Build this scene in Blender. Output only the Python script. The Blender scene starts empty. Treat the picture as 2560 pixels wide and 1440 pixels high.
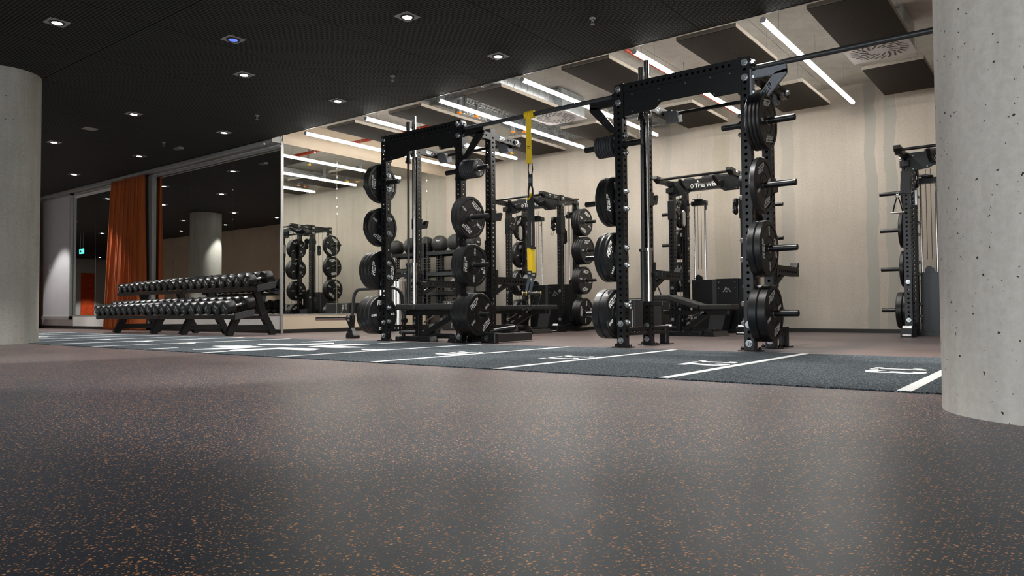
import bpy, bmesh, math, random
from mathutils import Matrix, Vector, Euler
random.seed(7)
S = bpy.context.scene
COL = S.collection
PI = math.pi

# ---------------------------------------------------------------- camera
YAW, PITCH, ROLL = math.radians(37.609), math.radians(1.8014), math.radians(-0.3852)
cd = bpy.data.cameras.new('camera'); cam = bpy.data.objects.new('camera', cd); COL.objects.link(cam)
fw = Vector((-math.sin(YAW)*math.cos(PITCH), math.cos(YAW)*math.cos(PITCH), math.sin(PITCH)))
rt = Vector((math.cos(YAW), math.sin(YAW), 0)); up = rt.cross(fw)
r2 = rt*math.cos(ROLL)+up*math.sin(ROLL); u2 = up*math.cos(ROLL)-rt*math.sin(ROLL)
M = Matrix((r2, u2, -fw)).transposed().to_4x4(); M.translation = (0, 0, 0.321)
cam.matrix_world = M
cd.sensor_width = 36; cd.lens = 1831.1/2560*36; cd.clip_start = .02
S.camera = cam
# ---------------------------------------------------------------- world, exposure
w = bpy.data.worlds.new('world'); S.world = w; w.use_nodes = True
w.node_tree.nodes['Background'].inputs[0].default_value = (.6, .7, .8, 1)
w.node_tree.nodes['Background'].inputs[1].default_value = .3
S.view_settings.view_transform = 'Standard'; S.view_settings.look = 'None'
S.view_settings.gamma = 1; S.view_settings.use_curve_mapping = False
S.view_settings.exposure = 0.0
TUBE_E, TUBE_TOP_E, SPOT_W, LENS_E, FILL_W = 82.0, 1.7, 330.0, 30.0, 480.0
# added fill light behind the photographer, brightens the concrete columns
al = bpy.data.lights.new('column_fill_light', 'AREA'); al.shape = 'RECTANGLE'; al.size = 8; al.size_y = 2.5
al.energy = FILL_W; al.color = (.93, .97, 1)
ao = bpy.data.objects.new('column_fill_light', al); COL.objects.link(ao)
ao.location = (-1.0, -5.85, 1.5); ao.rotation_euler = (PI/2, 0, 0)

# ---------------------------------------------------------------- key measures
HC = 2.995      # dark ceiling
YE = 6.60       # its edge towards the lit bay
YA = 6.81       # mirror wall
XB = -9.77      # return wall with mirror
YB = 10.60      # concrete back wall
HB = 3.35       # concrete ceiling
WR, WL, WF = 4.0, -38.0, -6.0

# ---------------------------------------------------------------- materials
def lin(*c): return tuple(((v/255)/12.92 if v/255 <= .04045 else ((v/255+.055)/1.055)**2.4) for v in c)+(1,)
MATS = {}
class NT:
    def __init__(s, name):
        s.m = bpy.data.materials.new(name); s.m.use_nodes = True; s.t = s.m.node_tree; s.b = s.t.nodes['Principled BSDF']; MATS[name] = s.m
    def n(s, typ, **kw):
        x = s.t.nodes.new(typ)
        for k, v in kw.items(): setattr(x, k, v)
        return x
    def l(s, a, b): s.t.links.new(a, b)
    def set(s, **kw):
        for k, v in kw.items(): s.b.inputs[k.replace('_', ' ')].default_value = v
    def coord(s, scale=(1, 1, 1)):
        tc = s.n('ShaderNodeTexCoord'); mp = s.n('ShaderNodeMapping'); mp.inputs['Scale'].default_value = scale
        s.l(tc.outputs['Object'], mp.inputs[0]); return mp.outputs[0]
    def noise(s, vec, scale, detail=3, rough=.55):
        x = s.n('ShaderNodeTexNoise'); x.inputs['Scale'].default_value = scale; x.inputs['Detail'].default_value = detail
        x.inputs['Roughness'].default_value = rough; s.l(vec, x.inputs['Vector']); return x.outputs['Fac']
    def ramp(s, fac, stops):
        x = s.n('ShaderNodeValToRGB'); e = x.color_ramp.elements
        while len(e) < len(stops): e.new(.5)
        for i, (p, c) in enumerate(stops): e[i].position = p; e[i].color = c if len(c) == 4 else tuple(c)+(1,)
        s.l(fac, x.inputs[0]); return x.outputs[0]
    def mix(s, fac, a, b, typ='MIX'):
        x = s.n('ShaderNodeMix', data_type='RGBA', blend_type=typ)
        for v, i in ((fac, x.inputs[0]), (a, x.inputs[6]), (b, x.inputs[7])):
            if hasattr(v, 'is_linked'): s.l(v, i)
            elif isinstance(v, (int, float)): i.default_value = v
            else: i.default_value = v if len(v) == 4 else tuple(v)+(1,)
        return x.outputs[2]
    def math(s, op, a, b=0.0):
        x = s.n('ShaderNodeMath', operation=op)
        for v, i in ((a, x.inputs[0]), (b, x.inputs[1])):
            if hasattr(v, 'is_linked'): s.l(v, i)
            else: i.default_value = v
        return x.outputs[0]
    def bump(s, h, strength=.2, dist=.01):
        x = s.n('ShaderNodeBump'); x.inputs['Strength'].default_value = strength; x.inputs['Distance'].default_value = dist
        s.l(h, x.inputs['Height']); s.l(x.outputs[0], s.b.inputs['Normal'])
    def color(s, c): s.l(c, s.b.inputs['Base Color'])

def plain(name, c, rough=.5, metal=0., var=.12, scale=30, bump=0., spec=.5):
    t = NT(name); t.set(Roughness=rough, Metallic=metal); t.b.inputs['Specular IOR Level'].default_value = spec
    f = t.noise(t.coord(), scale)
    a = tuple(max(0, v*(1-var)) for v in c[:3])+(1,); b = tuple(min(1, v*(1+var)) for v in c[:3])+(1,)
    t.color(t.ramp(f, [(.3, a), (.7, b)]))
    if bump: t.bump(t.noise(t.coord(), scale*6), bump, .002)
    return t.m
plain('powder_black', (.0065, .007, .0078, 1), .32, .0, .15, 40, .06)
plain('mount_blue_lit_gusset', (.22, .24, .27, 1), .42, .0, .1, 40, .06)  # bar mount paint; on the right rack's gusset it paints in caught light
plain('dim_print', (.36, .36, .35, 1), .6, 0, .05, 20)
plain('powder_grey', (.035, .037, .04, 1), .4, .0, .12, 40, .06)
plain('rubber_black', (.0085, .009, .010, 1), .36, .0, .18, 18, .08)
plain('rubber_grey', (.035, .038, .043, 1), .45, .0, .15, 18, .08)
plain('vinyl', (.022, .022, .022, 1), .55, .0, .15, 25, .1)
plain('chrome', (.62, .62, .63, 1), .16, 1., .05, 20)
plain('zinc', (.55, .58, .6, 1), .28, 1., .1, 30)
plain('brushed_steel', (.6, .58, .55, 1), .3, 1., .08, 60)
plain('galvanised', (.47, .5, .52, 1), .38, .55, .18, 9)
plain('white_print', (.78, .78, .76, 1), .6, 0, .04, 20)
plain('white_paint', (.72, .70, .68, 1), .55, 0, .05, 5, .03)
plain('warm_white_paint', (.66, .55, .42, 1), .5, 0, .04, 3, .03)
plain('cream_paint', (.45, .37, .28, 1), .6, 0, .06, 3, .03)
plain('grey_board', (.50, .50, .52, 1), .5, 0, .04, 3, .02)
plain('alu_trim', (.38, .38, .37, 1), .4, .3, .06, 12)
plain('skirting', (.012, .011, .01, 1), .5, 0, .1, 10)
plain('pipe_red', (.5, .055, .02, 1), .4, 0, .08, 14)
plain('cap_orange', (.85, .23, .01, 1), .45, 0, .08, 20)
plain('cap_yellow', (.85, .5, .02, 1), .45, 0, .08, 20)
plain('strap_yellow', (.82, .56, .005, 1), .6, 0, .06, 60, .1)
plain('strap_black', (.018, .018, .019, 1), .7, 0, .15, 80, .15)
plain('strap_grey', (.10, .12, .15, 1), .65, 0, .1, 80, .12)
plain('orange_wall', (.75, .08, .01, 1), .7, 0, .3, 8)
plain('door_white', (.6, .6, .58, 1), .5, 0, .05, 5)
def curtain_mat():
    t = NT('curtain_orange'); t.set(Roughness=.9); t.b.inputs['Sheen Weight'].default_value = .25
    f = t.noise(t.coord((1, 1, .06)), 30); t.color(t.ramp(f, [(.3, (.29, .058, .005, 1)), (.7, (.39, .084, .008, 1))]))
    t.bump(t.noise(t.coord((1, 1, .2)), 200), .1, .001)
curtain_mat()
def mirror_mat():
    t = NT('mirror'); t.set(Metallic=1.0, Roughness=.004); t.set(Base_Color=(.80, .82, .79, 1))
mirror_mat()
def emis(name, c, e, base=(.8, .8, .8, 1)):
    t = NT(name); t.set(Base_Color=base, Roughness=.4); t.b.inputs['Emission Color'].default_value = tuple(c)+(1,); t.b.inputs['Emission Strength'].default_value = e
emis('tube_lens', (1.0, .965, .90), TUBE_E)
emis('tube_glow', (1.0, .965, .90), TUBE_TOP_E)
emis('lamp_lens', (1.0, .97, .93), LENS_E)
emis('lamp_blue', (.01, .09, .75), 1.3)
emis('sign_green', (.05, .75, .6), 3.0)

def floor_mat(name, base, dens, spk, spec_c):
    t = NT(name); co = t.coord()
    big = t.noise(co, .7, 4); mid = t.noise(co, 60, 2)
    col = t.ramp(mid, [(.3, tuple(v*.7 for v in base)+(1,)), (.7, tuple(v*1.3 for v in base)+(1,))])
    for sc, thr, prob, r in ((120, .30, dens, 0), (205, .30, dens*.9, 3.3), (85, .25, dens*.5, 8.1)):
        mp = t.n('ShaderNodeMapping'); mp.inputs['Location'].default_value = (r, r*1.7, 0); t.l(co, mp.inputs[0])
        dn = t.n('ShaderNodeTexNoise'); dn.inputs['Scale'].default_value = sc*1.6; t.l(mp.outputs[0], dn.inputs['Vector'])
        va = t.n('ShaderNodeVectorMath', operation='MULTIPLY_ADD'); va.inputs[1].default_value = (.25/sc,)*3
        t.l(dn.outputs['Color'], va.inputs[0]); t.l(mp.outputs[0], va.inputs[2])
        v = t.n('ShaderNodeTexVoronoi', voronoi_dimensions='2D'); v.inputs['Scale'].default_value = sc; t.l(va.outputs[0], v.inputs['Vector'])
        sep = t.n('ShaderNodeSeparateColor'); t.l(v.outputs['Color'], sep.inputs[0])
        near = t.math('LESS_THAN', v.outputs['Distance'], t.math('MULTIPLY', sep.outputs[1], thr))
        m = t.math('MULTIPLY', near, t.math('LESS_THAN', sep.outputs[0], prob))
        hue = t.ramp(sep.outputs[2], [(0, spec_c[0]), (.55, spec_c[1]), (1, spec_c[2])])
        col = t.mix(m, col, hue)
    t.color(col); t.set(Roughness=.5)
    t.l(t.ramp(big, [(.3, (.36,)*3), (.7, (.48,)*3)]), t.b.inputs['Roughness'])
    t.b.inputs['Specular IOR Level'].default_value = .5
    t.b.inputs['Specular Tint'].default_value = (.72, .84, 1, 1)
    t.b.inputs['Sheen Weight'].default_value = .10; t.b.inputs['Sheen Roughness'].default_value = .28; t.b.inputs['Sheen Tint'].default_value = (.82, .88, 1, 1)
    t.bump(t.noise(co, 300, 2), .12, .001)
floor_mat('floor_rubber', (.015, .020, .029), .43, 0, [(.52, .17, .06, 1), (.95, .38, .10, 1), (1.0, .55, .22, 1)])
floor_mat('floor_rubber_brown', (.062, .043, .036), .6, 0, [(.20, .085, .06, 1), (.30, .14, .09, 1), (.38, .22, .16, 1)])
def turf_mat():
    t = NT('turf_black'); co = t.coord(); a = t.noise(co, 120, 3, .85); b = t.noise(co, 3, 3)
    c = t.ramp(a, [(.40, (.008, .010, .012, 1)), (.53, (.034, .044, .052, 1)), (.66, (.27, .33, .37, 1))])
    t.color(t.mix(t.math('MULTIPLY', b, .35), c, (.02, .024, .026, 1))); t.set(Roughness=.9); t.b.inputs['Specular IOR Level'].default_value = .2
    t.bump(a, .7, .006)
turf_mat()
def turf_white():
    t = NT('turf_white'); a = t.noise(t.coord(), 200, 2, .8)
    t.color(t.ramp(a, [(.3, (.52, .53, .52, 1)), (.7, (.85, .85, .84, 1))])); t.set(Roughness=.9); t.bump(a, .6, .006)
turf_white()
def concrete(name, c1, c2, pits=0., streak=.35, strips=None, joints=None):
    t = NT(name); co = t.coord(); t.set(Roughness=.7)
    n1 = t.noise(co, 1.1, 6, .62); n2 = t.noise(t.coord((5, 5, .35)), 1.6, 5, .6); n3 = t.noise(co, 45, 3, .7)
    col = t.ramp(n1, [(.3, c1), (.68, c2)])
    if streak: col = t.mix(streak*1., col, t.ramp(n2, [(.3, tuple(v*.62 for v in c1[:3])+(1,)), (.62, c2)]))
    col = t.mix(.12, col, t.ramp(n3, [(.3, (.1, .1, .1, 1)), (.7, (.9, .9, .9, 1))]), 'OVERLAY')
    if strips:
        tc = t.n('ShaderNodeTexCoord'); sp = t.n('ShaderNodeSeparateXYZ'); t.l(tc.outputs['Object'], sp.inputs[0])
        xx = t.math('ADD', sp.outputs[0], t.math('MULTIPLY', t.math('SUBTRACT', t.noise(co, 1.8, 3, .55), .5), .13))
        for a, b, cc, k in strips:
            m = t.math('MULTIPLY', t.math('GREATER_THAN', xx, a), t.math('LESS_THAN', xx, b))
            col = t.mix(t.math('MULTIPLY', m, k), col, cc)
    h = n3
    if pits:
        for sc, th, pr in ((28, .16, .8*pits), (48, .18, .7*pits), (16, .10, .5*pits)):
            dn = t.n('ShaderNodeTexNoise'); dn.inputs['Scale'].default_value = sc*3; t.l(co, dn.inputs['Vector'])
            va = t.n('ShaderNodeVectorMath', operation='MULTIPLY_ADD'); va.inputs[1].default_value = (.7/sc,)*3
            t.l(dn.outputs['Color'], va.inputs[0]); t.l(co, va.inputs[2])
            v = t.n('ShaderNodeTexVoronoi'); v.inputs['Scale'].default_value = sc; t.l(va.outputs[0], v.inputs['Vector'])
            sepc = t.n('ShaderNodeSeparateColor'); t.l(v.outputs['Color'], sepc.inputs[0])
            m = t.math('MULTIPLY', t.math('LESS_THAN', v.outputs['Distance'], t.math('MULTIPLY', sepc.outputs[1], th)), t.math('LESS_THAN', sepc.outputs[0], pr))
            col = t.mix(m, col, (.03, .03, .028, 1)); h = t.math('SUBTRACT', h, t.math('MULTIPLY', m, 3.0))
    t.color(col); t.bump(h, .25, .003)
concrete('column_concrete', (.52, .49, .44, 1), (.67, .64, .59, 1), pits=1.)
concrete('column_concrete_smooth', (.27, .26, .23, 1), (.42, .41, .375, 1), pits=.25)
G = (.36, .345, .305, 1)
concrete('wall_concrete', (.44, .388, .322, 1), (.53, .472, .40, 1), 0, .18,
         [(-2.19, -2.05, G, .85), (-1.95, -1.82, G, .8), (-3.30, -3.12, G, .5), (-8.12, -7.95, G, .5), (-5.1, -4.98, G, .35), (-4.3, -4.05, (.33, .29, .2, 1), .3)])
concrete('ceiling_concrete', (.52, .49, .44, 1), (.68, .65, .59, 1), .1, .25)
def panel_mat():
    t = NT('acoustic_board'); co = t.coord(); a = t.noise(co, 120, 3, .8)
    t.color(t.ramp(a, [(.35, (.020, .016, .012, 1)), (.55, (.052, .042, .033, 1)), (.75, (.15, .125, .10, 1))])); t.set(Roughness=.95); t.b.inputs['Specular IOR Level'].default_value = .1; t.bump(a, .6, .004)
panel_mat()
plain('acoustic_edge', (.36, .32, .27, 1), .9, 0, .2, 60, .3)
def mesh_ceiling_mat():
    t = NT('expanded_mesh'); t.set(Roughness=.8); t.b.inputs['Specular IOR Level'].default_value = .3; co = t.coord()
    b = t.n('ShaderNodeTexBrick'); b.inputs['Scale'].default_value = 1.0
    b.inputs['Brick Width'].default_value = .078; b.inputs['Row Height'].default_value = .032; b.inputs['Mortar Size'].default_value = .0068
    b.inputs['Mortar Smooth'].default_value = .6; b.inputs['Color1'].default_value = (.005, .0052, .005, 1); b.inputs['Color2'].default_value = (.007, .0072, .007, 1)
    b.inputs['Mortar'].default_value = (.055, .058, .053, 1); t.l(co, b.inputs['Vector']); t.color(b.outputs['Color']); t.bump(b.outputs['Fac'], .9, .008)
mesh_ceiling_mat()
plain('ceiling_back', (.003, .003, .003, 1), .9)

# ---------------------------------------------------------------- mesh helpers
def link(o, parent=None):
    COL.objects.link(o)
    if parent: o.parent = parent
    return o
class MB:
    def __init__(s): s.v = []; s.f = []
    def add(s, vs, fs, mat=None):
        k = len(s.v); s.v += [tuple(mat @ Vector(p)) if mat else tuple(p) for p in vs]; s.f += [tuple(i+k for i in f) for f in fs]; return s
    def box(s, x0, x1, y0, y1, z0, z1, mat=None):
        vs = [(x, y, z) for z in (z0, z1) for y in (y0, y1) for x in (x0, x1)]
        return s.add(vs, [(0, 2, 3, 1), (4, 5, 7, 6), (0, 1, 5, 4), (2, 6, 7, 3), (0, 4, 6, 2), (1, 3, 7, 5)], mat)
    def cyl(s, p0, p1, r, n=12, r1=None, caps=True):
        p0, p1 = Vector(p0), Vector(p1); d = (p1-p0).normalized(); a = d.orthogonal().normalized(); b = d.cross(a); r1 = r if r1 is None else r1
        vs = []
        for p, q in ((p0, r), (p1, r1)):
            for i in range(n): t = 2*PI*(i+.5)/n; vs.append(p+a*(q*math.cos(t))+b*(q*math.sin(t)))
        fs = [(i, (i+1) % n, n+(i+1) % n, n+i) for i in range(n)]
        if caps: fs += [tuple(range(n-1, -1, -1)), tuple(range(n, 2*n))]
        return s.add(vs, fs)
    def tube(s, pts, r, n=10, closed=False):
        pts = [Vector(p) for p in pts]; m = len(pts); rings = []; a = None
        for i, p in enumerate(pts):
            if closed: d = (pts[(i+1) % m]-pts[i-1]).normalized()
            else: d = (pts[min(i+1, m-1)]-pts[max(i-1, 0)]).normalized()
            a = d.orthogonal().normalized() if a is None else (a-d*a.dot(d)).normalized()
            b = d.cross(a); rings.append([p+a*(r*math.cos(2*PI*j/n))+b*(r*math.sin(2*PI*j/n)) for j in range(n)])
        fs = []
        for i in range(m if closed else m-1):
            for j in range(n): k = (i+1) % m; fs.append((i*n+j, i*n+(j+1) % n, k*n+(j+1) % n, k*n+j))
        if not closed: fs += [tuple(range(n-1, -1, -1)), tuple(range((m-1)*n, m*n))]
        return s.add([v for q in rings for v in q], fs)
    def lathe(s, prof, n=32, axis='x', mat=None, closed=True):
        # prof: (radius, along) pairs
        vs = []; m = len(prof)
        for i in range(n):
            t = 2*PI*i/n; c, q = math.cos(t), math.sin(t)
            for r, x in prof:
                vs.append({'x': (x, r*c, r*q), 'y': (r*q, x, r*c), 'z': (r*c, r*q, x)}[axis])
        fs = []
        for i in range(n):
            for j in range(m if closed else m-1):
                k = (i+1) % n; j2 = (j+1) % m; fs.append((i*m+j, k*m+j, k*m+j2, i*m+j2))
        return s.add(vs, fs, mat)
    def prism(s, poly, h0, h1, plane='xy', mat=None):
        n = len(poly)
        def P(u, v, h): return {'xy': (u, v, h), 'xz': (u, h, v), 'yz': (h, u, v)}[plane]
        vs = [P(u, v, h0) for u, v in poly]+[P(u, v, h1) for u, v in poly]
        fs = [(i, (i+1) % n, n+(i+1) % n, n+i) for i in range(n)]+[tuple(range(n-1, -1, -1)), tuple(range(n, 2*n))]
        return s.add(vs, fs, mat)
    def mesh(s, name, smooth=None):
        me = bpy.data.meshes.new(name); me.from_pydata(s.v, [], s.f); me.update()
        bm = bmesh.new(); bm.from_mesh(me); bmesh.ops.recalc_face_normals(bm, faces=bm.faces); bm.to_mesh(me); bm.free()
        if smooth:
            for p in me.polygons: p.use_smooth = True
            me.set_sharp_from_angle(angle=math.radians(smooth))
        return me
    def build(s, name, mat, parent=None, smooth=None, loc=None, rot=None, bevel=0):
        return obj(name, s.mesh(name, smooth), mat, parent, loc, rot, bevel)
def obj(name, me, mat, parent=None, loc=None, rot=None, bevel=0):
    if mat and not me.materials: me.materials.append(MATS[mat])
    o = bpy.data.objects.new(name, me)
    if loc: o.location = loc
    if rot: o.rotation_euler = rot
    if bevel:
        b = o.modifiers.new('bevel', 'BEVEL'); b.width = bevel; b.segments = 2; b.limit_method = 'ANGLE'
    return link(o, parent)
def tag(o, label=None, cat=None, group=None, kind=None):
    if label: o['label'] = label
    if cat: o['category'] = cat
    if group: o['group'] = group
    if kind: o['kind'] = kind
    return o
def thing(name, label, cat, loc=(0, 0, 0), rz=0, group=None, rot=None):
    o = bpy.data.objects.new(name, None); o.empty_display_size = .1; o.location = loc; o.rotation_euler = rot or (0, 0, rz); link(o)
    return tag(o, label, cat, group)
def struct(name, mb, mat, label=None, parent=None, smooth=None):
    o = mb.build(name, mat, parent, smooth); tag(o, label, kind='structure'); return o
def copy_tree(o, parent=None):
    c = o.copy(); COL.objects.link(c); c.parent = parent
    for ch in list(o.children): copy_tree(ch, c)
    return c
_tx = {}
def text_mesh(txt, size, ext=.001, bold=.0, shear=0., align='CENTER', space=1.):
    k = (txt, size, ext, bold, shear, align, space)
    if k in _tx: return _tx[k].copy()
    cu = bpy.data.curves.new('lettering', 'FONT'); cu.body = txt; cu.size = size; cu.extrude = ext; cu.offset = bold; cu.shear = shear
    cu.align_x = align; cu.align_y = 'CENTER'; cu.space_character = space; cu.resolution_u = 3
    o = bpy.data.objects.new('lettering', cu); COL.objects.link(o)
    dg = bpy.context.evaluated_depsgraph_get(); me = bpy.data.meshes.new_from_object(o.evaluated_get(dg)); me.materials.clear()
    bpy.data.objects.remove(o); bpy.data.curves.remove(cu); _tx[k] = me; return me.copy()
def mesh_into(mb, me, mat): mb.add([v.co for v in me.vertices], [tuple(p.vertices) for p in me.polygons], mat)
# bold block lettering used on the equipment: strokes on a unit grid
GLY = {'R': [[(0, .8), (.66, .8), (.86, .66), (.86, .98), (.84, 1), (0, 1)], [(.62, .42), (.86, .52), (.86, .98), (.62, .98)], [(.28, .42), (.8, .42), (.8, .6), (.28, .6)], [(.42, .44), (.66, .44), (.9, 0), (.64, 0)], [(0, 0), (.22, 0), (.22, .6), (0, .6)]],
       'E': [[(0, .8), (.8, .8), (.8, 1), (0, 1)], [(0, .4), (.76, .4), (.76, .6), (0, .6)], [(0, 0), (.8, 0), (.8, .2), (0, .2)], [(0, .0), (.22, .0), (.22, .6), (0, .6)]],
       'P': [[(0, .8), (.84, .8), (.84, 1), (0, 1)], [(.62, .42), (.86, .5), (.86, .98), (.62, .98)], [(.28, .42), (.8, .42), (.8, .6), (.28, .6)], [(0, 0), (.22, 0), (.22, .6), (0, .6)]]}
def rep_into(mb, h, mat, ext=.0012):
    x = -1.42
    for ch in 'REP':
        for p in GLY[ch]: mb.prism([((x+u+.18*(v-.5))*h, (v-.5)*h) for u, v in p], -ext, ext, 'xy', mat)
        x += .98
# text frame facing +X (reading direction +Y) and facing -X
FX = Matrix(((0, 0, 1, 0), (1, 0, 0, 0), (0, 1, 0, 0), (0, 0, 0, 1)))
FNX = Matrix(((0, 0, -1, 0), (-1, 0, 0, 0), (0, 1, 0, 0), (0, 0, 0, 1)))
FNY = Matrix(((1, 0, 0, 0), (0, 0, -1, 0), (0, 1, 0, 0), (0, 0, 0, 1)))     # facing -Y (towards the photographer)
def T(x, y, z): return Matrix.Translation((x, y, z))

def ptube(L, w=.076, d=.076, sp=.0508, hr=.0122, start=.05, sides=(1, 1, 1, 1), t=.005):
    """hollow steel section along Z with a row of through holes; sides: -Y, +Y, -X, +X"""
    mb = MB(); n = int((L-2*start)//sp); v0 = (L-n*sp)/2
    frames = [((1, 0, 0), (0, -1, 0), d/2, w), ((-1, 0, 0), (0, 1, 0), d/2, w), ((0, -1, 0), (-1, 0, 0), w/2, d), ((0, 1, 0), (1, 0, 0), w/2, d)]
    for on, (U, N, off, ww) in zip(sides, frames):
        U, N = Vector(U), Vector(N); Zv = Vector((0, 0, 1))
        def P(u, v, dn=0): return U*u+Zv*v+N*(off-dn)
        if not on:
            mb.add([P(-ww/2, 0), P(ww/2, 0), P(ww/2, L), P(-ww/2, L)], [(0, 1, 2, 3)]); continue
        for a, b in ((0, v0), (L-v0, L)): mb.add([P(-ww/2, a), P(ww/2, a), P(ww/2, b), P(-ww/2, b)], [(0, 1, 2, 3)])
        for i in range(n):
            c = v0+(i+.5)*sp; vs = []
            for k in range(8):
                an = k*PI/4; vs.append(P(*( (ww/2*(1 if abs(math.cos(an)) > .1 and math.cos(an) > 0 else (-1 if math.cos(an) < -.1 else 0)), c+sp/2*(1 if math.sin(an) > .1 else (-1 if math.sin(an) < -.1 else 0))) )))
            for k in range(8): an = k*PI/4; vs.append(P(hr*math.cos(an), c+hr*math.sin(an)))
            for k in range(8): an = k*PI/4; vs.append(P(hr*math.cos(an), c+hr*math.sin(an), t))
            fs = []
            for k in range(8): q = (k+1) % 8; fs += [(k, q, 8+q, 8+k), (8+k, 8+q, 16+q, 16+k)]
            mb.add(vs, fs)
    for z in (0, L): mb.add([(-w/2, -d/2, z), (w/2, -d/2, z), (w/2, d/2, z), (-w/2, d/2, z)], [(0, 1, 2, 3)])
    me = bpy.data.meshes.new('perforated_section'); me.from_pydata(mb.v, [], mb.f); me.update(); me.materials.append(MATS['powder_black'])
    bm = bmesh.new(); bm.from_mesh(me); bmesh.ops.remove_doubles(bm, verts=bm.verts, dist=.0004); bm.to_mesh(me); bm.free(); return me
ALONG_Y = (-PI/2, 0, 0); ALONG_X = (0, PI/2, 0)

def bolt_mesh():
    mb = MB(); mb.cyl((0, 0, 0), (0, 0, .006), .027, 14); mb.cyl((0, 0, .006), (0, 0, .026), .021, 6, .020); mb.cyl((0, 0, .026), (0, 0, .034), .012, 8, .009)
    me = mb.mesh('bolt', 30); me.materials.append(MATS['zinc']); return me
BOLT = bolt_mesh()
B_NY, B_PX, B_NX = (PI/2, 0, 0), (0, PI/2, 0), (0, -PI/2, 0)
def bolt(parent, loc, rot, s=1.):
    o = obj('bolt', BOLT, None, parent, loc, rot); o.scale = (s, s, s); return o

# ================================================================ SETTING
fl = MB(); fl.box(WL, WR, WF, 5.37, -.1, 0); o = struct('floor', fl, 'floor_rubber', 'dark grey rubber floor with orange flecks in the foreground')
fl = MB(); fl.box(WL, WR, 5.37, YB+.2, -.1, 0); o = struct('floor_bay', fl, 'floor_rubber_brown', 'brown flecked rubber floor under the racks')
b = MB(); b.box(XB-.2, WR, YB, YB+.2, 0, HB); wall_back = struct('wall_back', b, 'wall_concrete', 'beige raw concrete back wall with grey trowelled strips')
b = MB(); b.box(XB+.004, WR, YB-.012, YB, 0, .052); struct('baseboard_back', b, 'skirting', 'low black skirting along the concrete wall')
b = MB(); b.box(XB-.018, XB, YA+.03, YB, 0, HB); wall_b = struct('wall_left', b, 'warm_white_paint', 'cream return wall carrying tall mirrors')
b = MB(); b.box(XB, XB+.012, YA-.012, YB-.012, 0, .06); struct('baseboard_left', b, 'skirting', 'black skirting below the mirrored return wall')
b = MB(); b.box(WL, XB-.02, YA+.012, YA+.2, 0, HC+.1); b.box(WL, XB-.02, YA, YA+.012, .06, .288); wall_a = struct('wall_mirror', b, 'white_paint', 'white wall with mirrors behind the dumbbell racks')
b = MB(); b.box(WL, XB+.012, YA-.012, YA, 0, .06); struct('baseboard_mirror', b, 'skirting', 'black skirting below the long mirror wall')
def pane(parent, mb): return mb.build('mirror_pane', 'mirror', parent, bevel=.002)
# return wall panes (joint at 7.88)
for y0, y1 in ((YA+.032, 7.885), (7.889, 8.96), (8.964, 10.03), (10.034, YB-.02)):
    b = MB(); b.box(XB, XB+.006, y0, y1, .296, 2.965); pane(wall_b, b)
b = MB(); b.box(XB-.02, XB+.016, YA-.012, YA+.03, 0, HC); b.build('edge_strip', 'alu_trim', wall_b)
b = MB(); b.box(XB, XB+.01, YA, YB-.02, .284, .296); b.build('sill_strip', 'alu_trim', wall_b)
xs = [-13.78, -12.437, -11.114, XB-.02]
for x0, x1 in zip(xs[:-1], xs[1:]):
    b = MB(); b.box(x0+.002, x1-.002, YA-.006+.006, YA+.0119, .296, 2.90); pane(wall_a, b)
for x0, x1 in ((-17.33, -16.25), (-16.246, -15.1), (-15.096, -14.1)):
    b = MB(); b.box(x0, x1, YA, YA+.0119, .296, 2.84); pane(wall_a, b)
for x0, x1 in ((-17.33, -14.1), (-13.72, XB)):
    b = MB(); b.box(x0, x1, YA-.006, YA+.012, .284, .296); b.build('sill_strip', 'alu_trim', wall_a)
    b = MB(); b.box(x0, x1, YA-.03, YA+.012, 2.90, 2.925); b.build('head_strip', 'alu_trim', wall_a)
# cornice and curtain track along the mirror wall
b = MB(); b.box(WL, XB-.18, 6.60, 6.64, 2.935, 2.985); struct('trim_1', b, 'alu_trim', 'pale metal curtain track along the edge of the dark ceiling')
b = MB(); b.box(WL, XB, 6.64, YA+.012, 2.96, HC+.06); struct('trim_2', b, 'alu_trim', 'grey cornice board above the mirrors')
# grey pocket panel end beside the curtain
b = MB(); b.box(-14.10, -13.90, YA-.03, YA+.01, .06, 2.93); b.box(-13.86, -13.78, YA-.04, YA+.01, .06, 2.93); struct('trim_3', b, 'alu_trim', 'grey upright frame between curtain and mirror')
# walls of the hall behind the photographer
b = MB(); b.box(-27.2, -14, .2, .4, 0, HC); wn = struct('wall_near', b, 'cream_paint', 'cream hall wall seen in the mirrors')
b = MB(); b.box(-25.3, -24.4, .4, .412, 0, 2.1); b.box(-24.4, -24.36, .4, .425, 0, 2.15); b.box(-25.34, -25.3, .4, .425, 0, 2.15); b.build('door_leaf', 'cream_paint', wn)
b = MB(); b.box(-14.2, -14, WF, .2, 0, HC); struct('wall_near_return', b, 'cream_paint', 'cream return wall of the hall')
b = MB()  # front wall, left open for the added window
b.box(WL, -5.2, WF-.2, WF, 0, HC); b.box(3.2, WR, WF-.2, WF, 0, HC); b.box(-5.2, 3.2, WF-.2, WF, 0, .25); b.box(-5.2, 3.2, WF-.2, WF, 2.8, HC); struct('wall_front', b, 'cream_paint', 'cream wall behind the photographer with an added window opening')
b = MB()  # unseen window frame, added to go with the fill light
for k in range(6): b.box(-5.2+k*1.68-.03, -5.2+k*1.68+.03, WF-.12, WF-.06, .25, 2.8)
b.box(-5.2, 3.2, WF-.12, WF-.06, .25, .31); b.box(-5.2, 3.2, WF-.12, WF-.06, 2.74, 2.8); struct('added_window_1', b, 'alu_trim', 'added window frame around the fill light behind the photographer')
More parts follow.
